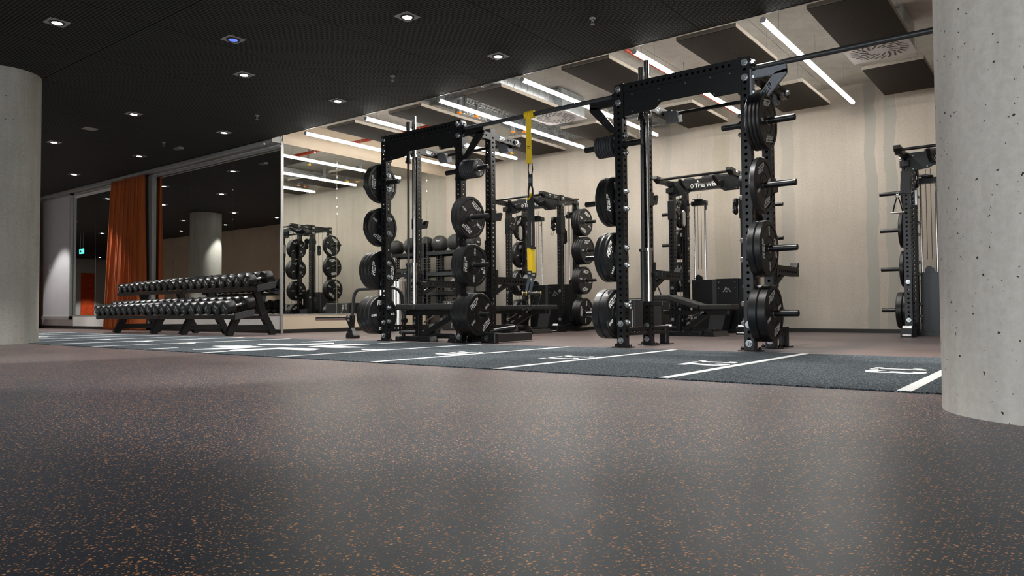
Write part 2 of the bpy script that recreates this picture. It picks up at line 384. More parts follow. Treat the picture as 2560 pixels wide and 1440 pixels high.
b = MB(); b.box(WR, WR+.2, WF, YB, 0, HB); struct('wall_right', b, 'cream_paint', 'cream right-hand wall')
b = MB(); b.box(WL-.2, WL, WF, YA, 0, HC); we = struct('wall_end', b, 'door_white', 'white end wall far left, seen in the mirror')
b = MB(); b.box(WL, WL+.02, -2.25, -1.65, .0, 2.3); b.build('wall_cladding', 'orange_wall', we)
# columns
def column(x, y, r, mat, label):
    mb = MB(); n = 72
    mb.cyl((0, 0, 0.0), (0, 0, HC+.02), r, n)
    o = mb.build('column', mat, None, 40, loc=(x, y, 0)); tag(o, label, kind='structure'); return o
column(.046, 2.79, .402, 'column_concrete', 'round pitted concrete column at the right edge')
lc = column(-9.42, 2.96, .36, 'column_concrete_smooth', 'round smooth concrete column at the left edge')
b = MB(); b.box(.355, .362, -.006, .006, .02, HC); lc_s = b.build('formwork_seam', 'skirting', lc, rot=(0, 0, -.62))
lc_s.scale = (1, 1, 1)
column(-18.55, 3.05, .40, 'column_concrete_smooth', 'round concrete column seen only in the mirror')
# dark mesh ceiling, panel by panel
b = MB(); b.box(WL, WR, WF, YE-.01, HC+.05, HC+.12); ceil = struct('ceiling', b, 'ceiling_back', 'black expanded-metal mesh ceiling over the hall')
b = MB(); b.box(WL, WR, YE-.012, YE, HC-.002, HB+.1); b.build('edge_profile', 'powder_black', ceil)
SX = 1.305
pm = MB(); pm.box(-SX/2+.004, SX/2-.004, -1.646, 1.646, 0, .035); pme = pm.mesh('mesh_panel'); pme.materials.append(MATS['expanded_mesh'])
for i in range(-5, 27):
    xc = -2.785-SX*(i+.5)
    for j in range(4):
        yc = YE-.014-1.65-3.3*j
        if WL < xc < WR and yc-1.6 > WF-1.5: obj('mesh_panel', pme, None, ceil, (xc, yc, HC))
# concrete ceiling over the bay with formwork joints
b = MB(); b.box(XB-.2, WR, YE, YB+.2, HB, HB+.2); cc = struct('ceiling_bay', b, 'ceiling_concrete', 'raw concrete ceiling over the rack bay')
for x in (-8.6, -6.9, -3.9, -2.65, -.7):
    b = MB(); b.box(x-.002, x+.002, YE, YB, HB-.002, HB); b.build('formwork_joint', 'alu_trim', cc)
for y in (7.45, 9.0):
    b = MB(); b.box(XB, WR, y-.002, y+.002, HB-.002, HB); b.build('formwork_joint', 'alu_trim', cc)

# turf lane with markings
TH = .006
turf = thing('turf_lane', 'black artificial turf sprint lane with white lines and metre numbers', 'turf', (0, 0, 0))
b = MB(); b.box(-22, 3.5, 3.13, 5.37, 0, TH); b.build('pile', 'turf_black', turf)
def line(x, y0, y1):
    mb = MB(); mb.box(x-.026, x+.026, y0, y1, TH+.0001, TH+.0015); mb.build('line', 'turf_white', turf)
for k in range(-4, 21):
    x = -.528-.997*k
    if k == 5: line(x, 3.13, 3.44); line(x, 4.98, 5.37)
    elif k == 6: line(x, 3.13, 3.44); line(x, 4.80, 5.37)
    else: line(x, 3.13, 5.37)
for num, k in ((16, -3), (15, -2), (14, -1), (13, 0), (12, 1), (11, 2), (10, 3), (9, 4), (6, 7), (5, 8), (4, 9), (3, 10), (2, 11), (1, 12)):
    mb = MB(); n = len(str(num))
    for q, ch in enumerate(str(num)):
        ox = (q-(n-1)/2)*.20
        if ch == '1':
            for p in ([(.22, 0), (.42, 0), (.42, 1), (.22, 1)], [(0, .70), (.22, .84), (.22, 1), (0, .86)], [(0, 0), (.64, 0), (.64, .15), (0, .15)]): mb.prism([(ox+(u-.32)*.25, (v-.5)*.25) for u, v in p], -.0007, .0007)
        else: mesh_into(mb, text_mesh(ch, .36, .0007, .012), T(ox, 0, 0))
    mb.build('number', 'turf_white', turf, loc=(-.735-.985*k+(.2 if k > 4 else 0), 4.13-(.1 if k > 4 else 0), TH+.0008), rot=(0, 0, -PI/2))
def petal(k=1.):
    return [(0, .19), (.10, .28), (.30, .40), (.37, .52), (.35, .72), (.30, .74), (.16, .62), (0, .47), (-.16, .62), (-.30, .74), (-.35, .72), (-.37, .52), (-.30, .40), (-.10, .28)]
for k in range(4):
    mb = MB(); mb.prism(petal(), TH+.0001, TH+.0015, 'xy'); mb.build('emblem_petal', 'turf_white', turf, loc=(-5.78, 4.09, 0), rot=(0, 0, PI/4+k*PI/2))

# ================================================================ CEILING FITTINGS OVER THE HALL
ring = MB()
ring.box(-.085, .085, -.085, .085, -.006, 0)
RING = ring.mesh('plate'); RING.materials.append(MATS['alu_trim'])
cup = MB(); cup.lathe([(.043, -.010), (.064, -.010), (.067, -.006), (.043, -.006)], 28, 'z'); CUP = cup.mesh('bezel', 40); CUP.materials.append(MATS['powder_black'])
le = MB(); le.cyl((0, 0, -.0095), (0, 0, -.0065), .043, 24); LENS = le.mesh('lens'); LENS.materials.append(MATS['lamp_lens'])
ROWS = {5.94: 'row nearest the mirror wall', 4.625: 'second row from the mirror wall', 2.72: 'third row from the mirror wall', 1.4: 'row along the cream wall'}
ORD = ['first', 'second', 'third', 'fourth', 'fifth', 'sixth', 'seventh', 'eighth', 'ninth', 'tenth', 'eleventh', 'twelfth', 'thirteenth']
spot = bpy.data.lights.new('downlight_beam', 'SPOT'); spot.energy = SPOT_W; spot.spot_size = math.radians(72); spot.spot_blend = .3; spot.shadow_soft_size = .05; spot.color = (1, .97, .93)
for y, rn in ROWS.items():
    for i in range(13):
        x = .46+2.6-2.6*i
        if y < 2 and x > -13: continue
        if abs(x-.46) < .1 and y == 2.72: continue
        if (abs(x+11.23) < .1): continue
        if y == 1.4 and x < -24: continue
        t = thing('downlight', f'square recessed downlight, {ORD[i]} from the right in the {rn}', 'light', (x, y, HC), 0, 'recessed downlights in the black mesh ceiling')
        obj('plate', RING, None, t); obj('bezel', CUP, None, t); obj('lens', LENS, None, t)
        so = bpy.data.objects.new('beam', spot); so.location = (0, 0, -.03); link(so, t)
for i, (x, y) in enumerate(((-36.6, -1.9), (-36.6, .9), (-33.0, -1.9))):  # extra unseen lamps added to brighten the dark end wall
    t = thing('downlight', f'added square downlight brightening the far end of the hall, {ORD[i]} of three', 'light', (x, y, HC), 0, 'recessed downlights in the black mesh ceiling')
    obj('plate', RING, None, t); obj('bezel', CUP, None, t); obj('lens', LENS, None, t)
    so = bpy.data.objects.new('beam', spot); so.location = (0, 0, -.03); link(so, t)
t = thing('ceiling_speaker', 'unlit square plate in the black ceiling left of the lit downlights', 'ceiling plate', (-11.23, 4.61, HC))
obj('plate', RING, None, t)
b = MB()
for k in range(5): b.box(-.06, .06, -.055+k*.024, -.043+k*.024, -.009, -.006)
b.build('grille_bar', 'alu_trim', t)
t = thing('emergency_sign_plate', 'small pale plate on the black ceiling near the mirrors', 'ceiling plate', (-11.42, 6.03, HC))
b = MB(); b.box(-.09, .09, -.04, .04, -.03, 0); b.build('housing', 'alu_trim', t, bevel=.004)
b = MB()
for k in range(3): b.box(-.07+k*.05, -.035+k*.05, -.041, .041, -.0312, -.0298)
b.build('slot', 'powder_black', t)
t = thing('ceiling_lamp', 'small blue glowing lamp in the black mesh ceiling', 'light', (-6.466, 3.955, HC))
obj('plate', RING, None, t); obj('bezel', CUP, None, t); b = MB(); b.cyl((0, 0, -.0095), (0, 0, -.0065), .05, 20); b.build('lens', 'lamp_blue', t)
for i, x in enumerate((-3.44, -6.08, -8.73, -11.25)):
    t = thing('ceiling_sprinkler', f'tiny sprinkler hanging from the black ceiling, {ORD[i]} from the right', 'sprinkler', (x, 5.70, HC), 0, 'sprinkler heads in the black ceiling')
    b = MB(); b.cyl((0, 0, -.03), (0, 0, 0), .012, 10); b.cyl((0, 0, -.006), (0, 0, -.001), .03, 14); b.build('body', 'zinc', t, 30)
    b = MB(); b.cyl((.011, 0, -.055), (.011, 0, -.03), .003, 6); b.cyl((-.011, 0, -.055), (-.011, 0, -.03), .003, 6); b.cyl((0, 0, -.060), (0, 0, -.055), .02, 12); b.build('deflector', 'zinc', t, 30)
# exit sign far left, visible in the mirror only
t = thing('exit_sign', 'green lit exit sign seen in the left mirror', 'sign', (-25.9, 3.2, 2.30))
b = MB(); b.box(-.15, .15, -.015, .015, 0, .16); b.build('face', 'sign_green', t, bevel=.004)
b = MB(); b.cyl((-.1, 0, .16), (-.1, 0, HC-2.30), .006, 8); b.cyl((.1, 0, .16), (.1, 0, HC-2.30), .006, 8); b.build('rod', 'alu_trim', t)
b = MB(); b.box(-.11, .02, .0151, .0165, .04, .12); b.box(.03, .12, .0151, .0165, .07, .09); b.build('pictogram', 'white_print', t)

# ================================================================ BAY CEILING: LED TUBES, BOARDS, SERVICES
TZ, TY0, TY1 = 2.975, 6.68, 10.08
TX = [-2.215, -3.535, -4.975, -6.285, -7.655, -8.985]
def half(r, a0, a1, n, y0, y1):
    mb = MB(); pts = [(r*math.cos(a0+(a1-a0)*i/n), r*math.sin(a0+(a1-a0)*i/n)) for i in range(n+1)]
    vs = [(x, y0, z) for x, z in pts]+[(x, y1, z) for x, z in pts]
    return mb.add(vs, [(i, i+1, n+2+i, n+1+i) for i in range(n)])
NT_ = ['nearest the right column', 'behind the right-hand rack', 'second left of the right-hand rack', 'in front of the cable tray', 'over the left rack', 'nearest the mirror']
for i, x in enumerate(TX):
    t = thing('led_tube', f'long glowing white LED tube light, {NT_[i]}', 'light', (x, TY0, TZ), 0, 'LED tube lights over the rack bay')
    half(.025, PI*1.10, PI*1.90, 12, 0, TY1-TY0).build('diffuser', 'tube_lens', t, 80)
    half(.025, -.10*PI, PI*1.10, 16, 0, TY1-TY0).build('housing', 'tube_glow', t, 80)
    for y in (-.012, TY1-TY0):
        b = MB(); b.cyl((0, y, 0), (0, y+.012, 0), .0265, 16); b.build('end_cap', 'alu_trim', t, 40)
    for y in (.45, 1.7, 2.95):
        b = MB(); b.cyl((0, y, .03), (0, y, HB-TZ), .0018, 5); b.build('suspension_wire', 'zinc', t)
PZ = 3.02
def board(x0, x1, y0, y1, label, ins=.08):
    t = thing('acoustic_panel', label, 'ceiling panel', ((x0+x1)/2, (y0+y1)/2, PZ), 0, 'acoustic panels under the concrete ceiling')
    hx, hy = (x1-x0)/2, (y1-y0)/2
    b = MB(); b.box(-hx+.004, hx-.004, -hy+.004, hy-.004, 0, .01); b.build('face', 'acoustic_board', t)
    b = MB(); b.box(-hx, hx, -hy, hy, .006, .045); b.build('core', 'acoustic_edge', t)
    for sx in (-1, 1):
        for sy in (-1, 1):
            b = MB(); b.cyl((sx*(hx-ins), sy*(hy-.1), .045), (sx*(hx-ins), sy*(hy-.1), HB-PZ-.006), .0018, 5); b.cyl((sx*(hx-ins), sy*(hy-.1), .045), (sx*(hx-ins), sy*(hy-.1), .07), .006, 6); b.build('suspension_wire', 'zinc', t)
BX = [(-1.865, -1.245), (-3.13, -2.515), (-4.52, -3.905), (-6.04, -5.42), (-7.39, -6.76), (-8.70, -8.08)]
NB = ['beside the right column', 'above the right-hand front rack', 'left of the right-hand front rack', 'above the yellow strap', 'above the left rack', 'nearest the mirror']
for i, (x0, x1) in enumerate(BX):
    dy = .10 if i > 2 else 0.
    board(x0, x1, 6.80+dy*.5, 8.03+dy*.5, f'dark brown acoustic ceiling panel, front row, {NB[i]}', .30 if i == 4 else .08)
    board(x0, x1, 8.95+dy, 10.19+dy, f'dark brown acoustic ceiling panel, back row, {NB[i]}', .30 if i == 4 else .08)
def diffuser(x0, x1, y0, y1, label, duct):
    t = thing('air_diffuser', label, 'air vent', ((x0+x1)/2, (y0+y1)/2, PZ)); hx = (x1-x0)/2
    b = MB(); b.box(-hx, hx, -hx, hx, 0, .012); b.build('face_plate', 'white_paint', t)
    b = MB(); b.box(-hx+.02, hx-.02, -hx+.02, hx-.02, .012, HB-PZ-.03); b.build('plenum_box', 'galvanised', t)
    mb = MB(); mb.box(-.048, .048, -.0085, .0085, -.0015, .0005); s1 = mb.mesh('slot'); s1.materials.append(MATS['skirting'])
    for ringr, n, ph in ((.235, 24, 0), (.140, 14, .1)):
        for k in range(n):
            a = 2*PI*k/n+ph; obj('slot', s1, None, t, (ringr*math.cos(a), ringr*math.sin(a), 0), (0, 0, a+.62))
    for s in (-1, 1):
        b = MB(); b.box(s*hx*.85-.015, s*hx*.85+.015, -hx-.004, -hx+.02, .16, HB-PZ); b.build('hanger', 'zinc', t)
    if duct:
        d = thing('round_duct', 'round galvanised spiral duct running into the vent box', 'duct', ((x0+x1)/2+.05, y0, 3.19))
        b = MB(); b.cyl((0, -1.50, 0), (0, .02, 0), .125, 28); b.build('pipe', 'galvanised', d, 40)
        for k in range(11):
            b = MB(); y = -.06-k*.135; b.tube([(.1265*math.cos(a), y+.02*math.sin(a), .1265*math.sin(a)) for a in [2*PI*j/24 for j in range(24)]], .003, 5, True); b.build('seam_rib', 'zinc', d)
diffuser(-1.885, -1.265, 8.06, 8.68, 'white swirl air vent beside the right column', False)
diffuser(-6.02, -5.40, 8.14, 8.76, 'white swirl air vent behind the yellow strap', True)
def rod(name, pts, r, mat, label, cat, ribs=0):
    t = thing(name, label, cat); b = MB(); b.tube(pts, r, 12); b.build('pipe', mat, t, 40)
    p0, p1 = Vector(pts[0]), Vector(pts[-1])
    for k in range(3):
        p = p0.lerp(p1, (k+.5)/3); b = MB(); b.cyl(p, (p.x, p.y, HB), .004, 6); b.build('hanger_rod', 'zinc', t)
        b = MB(); d = (p1-p0).normalized()*.012; b.cyl(p-d, p+d, r+.006, 14); b.build('clamp', 'zinc', t)
rod('sprinkler_pipe', [(-3.74, 6.66, 3.10), (-3.74, 10.0, 3.10)], .021, 'pipe_red', 'red sprinkler pipe along the tube light behind the right-hand rack', 'pipe')
rod('sprinkler_pipe', [(-9.5, 7.92, 3.11), (-7.5, 7.92, 3.11)], .028, 'pipe_red', 'red sprinkler pipe crossing above the left rack', 'pipe')
rod('conduit', [(-8.1, 6.66, 3.16), (-8.1, 10.4, 3.16)], .012, 'zinc', 'thin metal conduit above the left rack', 'pipe')
def tray(x0, x1, y0, y1, z, label):
    t = thing('cable_tray', label, 'cable tray', ((x0+x1)/2, y0, z)); hw = (x1-x0)/2; L = y1-y0
    for s in (-1, 1):
        b = MB(); b.box(s*hw-.004, s*hw+.004, 0, L, 0, .055); b.build('side_rail', 'galvanised', t)
    n = int(L/.06); mb = MB()
    for k in range(n): mb.box(-hw, hw, k*L/n, k*L/n+.028, 0, .004)
    for s in (-.6, -.2, .2, .6): mb.box(s*hw-.008, s*hw+.008, 0, L, 0, .005)
    mb.build('perforated_floor', 'galvanised', t)
    mb = MB()
    for k in range(7): mb.tube([(-hw*.7+hw*.23*k, 0, .015), (-hw*.7+hw*.23*k+.02*math.sin(k), L*.5, .018), (-hw*.7+hw*.23*k, L, .015)], .007, 6)
    mb.build('cables', 'alu_trim', t)
    for k in range(3):
        b = MB(); y = L*(k+.5)/3; b.box(-hw-.02, hw+.02, y-.02, y+.02, -.03, -.002); b.cyl((-hw-.01, y, -.03), (-hw-.01, y, HB-z), .005, 6); b.cyl((hw+.01, y, -.03), (hw+.01, y, HB-z), .005, 6); b.build('support', 'zinc', t)
tray(-6.98, -6.72, 6.64, 10.4, 3.19, 'galvanised cable tray left of the tube light with orange caps')
tray(-6.62, -6.30, 6.64, 10.4, 3.20, 'wide galvanised cable tray above the yellow strap')
tray(-5.25, -5.02, 8.9, 10.5, 3.20, 'short galvanised cable tray beside the swirl vent')
caps = [(-6.40, 7.30, 0), (-6.62, 7.44, 0), (-6.55, 7.72, 0), (-6.98, 7.80, 0), (-6.70, 8.75, 0), (-6.56, 8.86, 0), (-6.46, 9.55, 0), (-6.40, 9.75, 0), (-7.30, 9.55, 0), (-7.60, 9.90, 1), (-7.75, 10.05, 1), (-8.4, 8.35, 1), (-8.6, 9.4, 0)]
for i, (x, y, yel) in enumerate(caps):
    t = thing('hanging_rail', f'galvanised hanging rail end with {"yellow" if yel else "orange"} cap, {ORD[i] if i < 11 else ("twelfth" if i == 11 else "thirteenth")} along the cable trays', 'rail', (x, y, 3.02), 0, 'capped hanging rails at the cable trays')
    b = MB(); b.box(-.02, .02, -.02, -.016, .02, HB-3.02); b.box(-.02, -.016, -.02, .02, .02, HB-3.02); b.box(.016, .02, -.02, .02, .02, HB-3.02); b.build('channel', 'galvanised', t)
    b = MB(); b.box(-.026, .026, -.026, .026, 0, .028); b.build('cap', 'cap_yellow' if yel else 'cap_orange', t, bevel=.005)

# ================================================================ WEIGHT PLATES
PR = .2155
def plate_meshes(t, kg, R=PR):
    f = [(.028, t-.002), (.046, t-.002), (.048, t-.004), (R*.40, t-.004), (R*.41, t-.008), (R*.43, t-.008), (R*.44, t-.003), (R*.80, t-.003), (R*.81, t-.007), (R*.835, t-.007), (R*.845, t), (R*.965, t), (R, t-.007)]
    prof = f+[(r, t-x) for r, x in reversed(f)]
    b = MB(); b.lathe(prof, 48); body = b.mesh('disc', 32); body.materials.append(MATS['rubber_black'])
    b = MB(); b.lathe([(.0255, -.0005), (.033, -.0005), (.033, t+.0005), (.0255, t+.0005)], 24); hub = b.mesh('hub_ring', 32); hub.materials.append(MATS['brushed_steel'])
    b = MB()
    for F, xx in ((FX, t-.0025), (FNX, .0025)):
        for s in (0, PI):
            mat = T(xx, 0, 0) @ F @ Matrix.Rotation(s, 4, 'Z') @ T(0, R*.635, 0); rep_into(b, R*.235, mat, .001)
            mat = T(xx, 0, 0) @ F @ Matrix.Rotation(s, 4, 'Z') @ T(R*.62, -R*.03, 0); mesh_into(b, text_mesh(f'{kg}KG', R*.15, .001, .0006), mat)
    let = b.mesh('lettering'); let.materials.append(MATS['white_print'])
    # moulded arc highlights
    return body, hub, let
PM = {kg: (t,)+plate_meshes(t, kg) for kg, t in ((5, .028), (10, .046), (15, .054), (20, .068))}
PM['15t'] = (.043,)+plate_meshes(.043, 15); PM['10t'] = (.049,)+plate_meshes(.049, 10)
def change_meshes(t, R=.094):
    f = [(.027, t-.001), (.042, t-.001), (.044, t-.004), (R*.88, t-.004), (R*.9, t), (R, t-.004)]
    b = MB(); b.lathe(f+[(r, t-x) for r, x in reversed(f)], 36); body = b.mesh('disc', 32); body.materials.append(MATS['rubber_grey'])
    b = MB(); b.lathe([(.0255, -.0005), (.033, -.0005), (.033, t+.0005), (.0255, t+.0005)], 20); hub = b.mesh('hub_ring', 32); hub.materials.append(MATS['brushed_steel'])
    b = MB()
    for s in (0, PI): mesh_into(b, text_mesh('1.25', R*.3, .001, .0006), T(t-.0035, 0, 0) @ FX @ Matrix.Rotation(s, 4, 'Z') @ T(0, R*.66, 0))
    let = b.mesh('lettering'); let.materials.append(MATS['white_print']); return body, hub, let
PM['c'] = (.024,)+change_meshes(.024)
def plate(key, x, y, z, ang, label, group):
    t, body, hub, let = PM[key]
    e = thing('change_plate' if key == 'c' else 'weight_plate', label, 'weight plate', (x, y, z), 0, group, (ang, 0, 0))
    obj('disc', body, None, e); obj('hub_ring', hub, None, e); obj('lettering', let, None, e)
ON = ['innermost', 'second', 'third', 'fourth', 'fifth', 'sixth', 'seventh', 'eighth']
def stack(key, n, x0, dirn, y, z, angs, where, kgname):
    x = x0; t = PM[key][0]
    for i in range(n):
        pos = 'only' if n == 1 else ('outermost' if i == n-1 else ON[i])
        a = angs[i % len(angs)]
        plate(key, x if dirn > 0 else x-t, y, z, a, f'{pos} black {kgname}, {where}', 'plates on rack pegs'); x += dirn*(t+.0006)

# ================================================================ HALF RACKS (front row)
U1 = ptube(2.275); SB = ptube(.41); LB = ptube(.80, .06, .07, .05); ARM = ptube(.62, .06, .07, .05); TAIL = ptube(.43, .05, .075, .05)
LV = [1.757, 1.268, .782, .29]; W1 = 1.11; Y1 = 5.588; RY = .48
TB = ptube(W1-.076, sides=(1, 1, 0, 0))
def peg_mesh(L):
    b = MB(); b.cyl((0, 0, 0), (L-.004, 0, 0), .0245, 20); b.cyl((L-.004, 0, 0), (L, 0, 0), .0245, 20, .021); b.cyl((0, 0, 0), (.02, 0, 0), .032, 20)
    m = b.mesh('peg', 40); m.materials.append(MATS['powder_black']); return m
PEG, PEGS = peg_mesh(.325), peg_mesh(.165)
def half_rack(xl, label, side_lbl, bars):
    t = thing('half_rack', label, 'rack', (xl, Y1, 0), 0, 'half racks standing along the turf lane')
    for x in (0, W1):
        for y in (0, RY):
            obj('upright', U1, None, t, (x, y, 0))
            b = MB(); b.box(x-.085, x+.085, y-.055, y+.055, 0, .009); b.build('base_plate', 'powder_black', t, bevel=.003)
            for dx in (-.068, .068):
                b = MB(); b.cyl((x+dx, y+.0, .009), (x+dx, y, .024), .015, 10); b.cyl((x+dx, y, .024), (x+dx, y, .036), .012, 10, .004); b.build('anchor_nut', 'powder_black', t, 30)
    obj('top_beam', TB, None, t, (.038, 0, 2.275-.04), ALONG_X)
    b = MB(); b.prism([(.039, 2.205), (W1-.039, 2.205), (W1-.039, 2.008), (.862, 2.008), (.822, 2.055), (.395, 2.055), (.345, 2.008), (.039, 1.99)], -.030, -.022, 'xz'); pl = b.build('crossmember_plate', 'powder_black', t)
    for dx, z in ((.13, 2.17), (.13, 2.02), (.38, 2.17), (.38, 2.075), (.62, 2.17), (.83, 2.17), (.86, 2.03), (.99, 2.17)):
        b = MB(); b.cyl((dx, -.036, z), (dx, -.029, z), .0055, 8); b.build('screw', 'zinc', pl)
    for x in (.039, W1-.039):
        b = MB(); b.box(x-.012, x+.012, -.045, .04, 1.99, 2.28); b.build('flange', 'powder_black', t)
    for s, x in ((-1, 0), (1, W1)):
        obj('side_beam', SB, None, t, (x, .035, 2.19), ALONG_Y)
        obj('lower_beam', LB, None, t, (x, .03, .137), ALONG_Y)
        b = MB(); b.box(x-.033, x+.033, .765, .84, 0.008, .175); b.build('foot_post', 'powder_black', t, bevel=.006)
        b = MB(); b.box(x-.06, x+.06, .74, .87, 0, .008); b.build('foot_plate', 'powder_black', t)
        tl = obj('tail_beam', TAIL, None, t, (x, .52, 2.205), ALONG_Y)
        mb = MB(); rep_into(mb, .036, T(x+.0262, .66, 2.205) @ FX); mb.build('lettering', 'zinc', t)
        b = MB(); b.prism([(.94, 2.243), (1.0, 2.215), (.975, 2.168), (.92, 2.168)], x-.025, x+.025, 'yz'); b.build('tail_end', 'powder_black', t)
        b = MB(); b.box(x-s*.03, x-s*.08, .84, .92, 2.15, 2.23); b.prism([(.78, 2.2), (.9, 2.2), (.92, 2.12), (.84, 2.10)], x-s*.03, x-s*.16, 'yz'); b.build('bar_mount', 'mount_blue_lit_gusset', t)
        bolt(t, (x+s*.026, .90, 2.205), B_PX if s > 0 else B_NX)
        # storage pegs
        for k, z in enumerate(LV):
            o = obj('storage_peg', PEG, None, t, (x+s*.038, 0, z)); o.rotation_euler = (0, 0, 0 if s > 0 else PI)
            b = MB(); b.box(x+s*.038, x+s*.048, -.036, .036, z-.1, z+.1); b.build('peg_flange', 'powder_black', t)
            for dz in (-.075, .075): bolt(t, (x-s*.038, 0, z+dz), B_NX if s > 0 else B_PX)
            if k == 0:
                o = obj('storage_peg', PEGS, None, t, (x-s*.038, 0, z)); o.rotation_euler = (0, 0, PI if s > 0 else 0)
        for z in (.062, .205, 2.115, 2.232): bolt(t, (x, -.038, z), B_NY)
        for z in (.06, .185): bolt(t, (x, RY-.038, z), B_NY, .9)
        for z in (2.235, 2.12, 2.0): bolt(t, (x+s*.038, 0, z), B_PX if s > 0 else B_NX)
        # safety arm
        sa = obj('safety_arm', ARM, None, t, (x, RY+.06, .645), ALONG_Y)
        b = MB(); b.box(x-.045, x+.045, RY+.036, RY+.07, .5, .76); b.prism([(RY+.07, .50), (RY+.07, .56), (RY+.26, .62), (RY+.33, .62)], x-.02, x+.02, 'yz'); b.box(x-.034, x+.034, RY+.12, RY+.66, .68, .69); b.prism([(RY+.60, .69), (RY+.68, .69), (RY+.685, .735), (RY+.655, .735)], x-.034, x+.034, 'yz'); b.build('arm_bracket', 'powder_black', t)
        # j-cup
        b = MB(); b.box(x-.045, x+.045, RY-.04, RY+.045, 1.28, 1.40); b.prism([(RY+.045, 1.30), (RY+.14, 1.30), (RY+.17, 1.38), (RY+.14, 1.39), (RY+.11, 1.335), (RY+.045, 1.335)], x-.03, x+.03, 'yz'); b.build('j_cup', 'powder_black', t)
        # gusset carrying the connecting bar
        xo = x+s*.038
        if s < 0 and side_lbl == 'left': continue
        b = MB()
        b.prism([(xo, 2.165), (xo+s*.27, 2.165), (xo+s*.27, 2.105), (xo, 2.105)], -.012, .012, 'xz')
        b.prism([(xo+s*.27, 2.13), (xo+s*.27, 2.095), (xo+s*.055, 1.87), (xo, 1.87), (xo, 1.89), (xo+s*.17, 2.107), (xo+s*.2, 2.12)], -.012, .012, 'xz')
        b.box(min(xo, xo+s*.012), max(xo, xo+s*.012), -.036, .036, 1.84, 2.17); g = b.build('gusset', 'mount_blue_lit_gusset' if s > 0 and side_lbl == 'right' else 'powder_black', t)  # right rack's outer gusset coloured paler for the light on its face
        mb = MB(); rep_into(mb, .042, T(xo+s*.118, -.0125, 1.99) @ FNY @ Matrix.Rotation(s*.87, 4, 'Z')); mb.build('lettering', 'skirting', g)
    b = MB(); b.cyl((0, .86, 2.19), (W1, .86, 2.19), .0165, 16); b.build('pull_up_bar', 'powder_black', t, 40)
    for z in (.36, .62):
        b = MB(); b.box(.02, .20, RY-.12, RY-.04, z, z+.04); b.build('bar_holder', 'powder_black', t, bevel=.004)
    return t
XR2, XR1 = -3.10, -6.067
half_rack(XR2, 'black half rack with barbells and bumper plates standing right of the yellow strap', 'right', 0)
half_rack(XR1, 'black half rack with a flat bench inside standing left of the yellow strap', 'left', 0)
A = math.radians
rR, rL = 'right-hand front rack', 'left-hand front rack'
def around(xl, rk, spec):
    for side, lv, key, n, angs, nm, off in spec:
        s = 1 if side == 'right' else -1; x0 = (xl+W1+.05) if s > 0 else xl-.05
        lvn = ['top', 'second', 'third', 'bottom'][lv]
        stack(key, n, x0+s*off, s, Y1, LV[lv], [A(a) for a in angs], f'{lvn} {side} peg, {rk}', nm)
around(XR2, rR, [('right', 0, 5, 4, [20, -40, 75, 8], '5 kg bumper plate', 0), ('right', 1, 10, 1, [26], '10 kg bumper plate', .03),
                 ('right', 2, 15, 2, [30, 94], '15 kg bumper plate', 0), ('right', 3, 20, 2, [50, 24], '20 kg bumper plate', 0),
                 ('left', 0, 'c', 7, [10, 40, 80, 120], 'small change plate', 0), ('left', 1, 10, 2, [100, 100], '10 kg bumper plate', 0),
                 ('left', 2, 15, 2, [62, 62], '15 kg bumper plate', 0), ('left', 3, 20, 2, [35, 35], '20 kg bumper plate', 0)])
around(XR1, rL, [('right', 0, 'c', 8, [10, 40, 80, 35], 'small change plate', 0), ('right', 1, '10t', 2, [60, -32], '10 kg bumper plate', 0),
                 ('right', 2, '15t', 3, [20, 50, 88], '15 kg bumper plate', 0), ('right', 3, 20, 3, [70, 100, 40], '20 kg bumper plate', 0),
                 ('left', 0, 5, 3, [90, 60, 30], '5 kg bumper plate', 0), ('left', 1, 10, 2, [150, 20], '10 kg bumper plate', 0),
                 ('left', 2, 15, 3, [82, 10, 40], '15 kg bumper plate', 0), ('left', 3, 20, 3, [5, 40, 75], '20 kg bumper plate', 0)])
# barbells stored upright in the racks
def barbell(x, y, z0, z1, mat, label):
    t = thing('barbell', label, 'barbell', (x, y, z0)); L = z1-z0; sl = .46
    b = MB(); b.cyl((0, 0, sl), (0, 0, L-sl), .0145, 16); b.build('shaft', mat, t, 40)
    for a, c in ((0, sl), (L-sl, L)):
        b = MB(); b.cyl((0, 0, a), (0, 0, c), .0245, 20); b.build('sleeve', mat, t, 40)
    for z in (sl, L-sl):
        b = MB(); b.cyl((0, 0, z-.013), (0, 0, z+.013), .036, 20); b.build('collar', mat, t, 40)
barbell(-3.075, 5.925, .40, 2.515, 'powder_grey', 'black barbell stored upright in the right-hand front rack')
barbell(-3.005, 5.90, .40, 2.56, 'chrome', 'chrome barbell stored upright in the right-hand front rack')
barbell(-6.06, 5.925, .40, 2.505, 'powder_grey', 'black barbell stored upright in the left-hand front rack')
barbell(-5.94, 5.90, .40, 2.555, 'chrome', 'chrome barbell stored upright in the left-hand front rack')
def span_bar(x0, x1, z0, z1, label):
    t = thing('connecting_bar', label, 'bar', (x0, Y1, 0)); b = MB(); b.cyl((0, 0, z0), (x1-x0, 0, z1), .021, 18); b.build('tube', 'powder_grey', t, 40)
    for x, z in ((.012, z0), (x1-x0-.012, z1)):
        b = MB(); b.cyl((x-.011, 0, z), (x+.011, 0, z), .03, 18); b.build('end_flange', 'powder_black', t, 40)
span_bar(XR1+W1+.05, XR2-.05, 2.186, 2.186, 'long black bar joining the two front racks, carrying the yellow strap')
span_bar(XR2+W1+.05, 1.2, 2.186, 2.19, 'long black bar running from the right-hand rack past the concrete column')

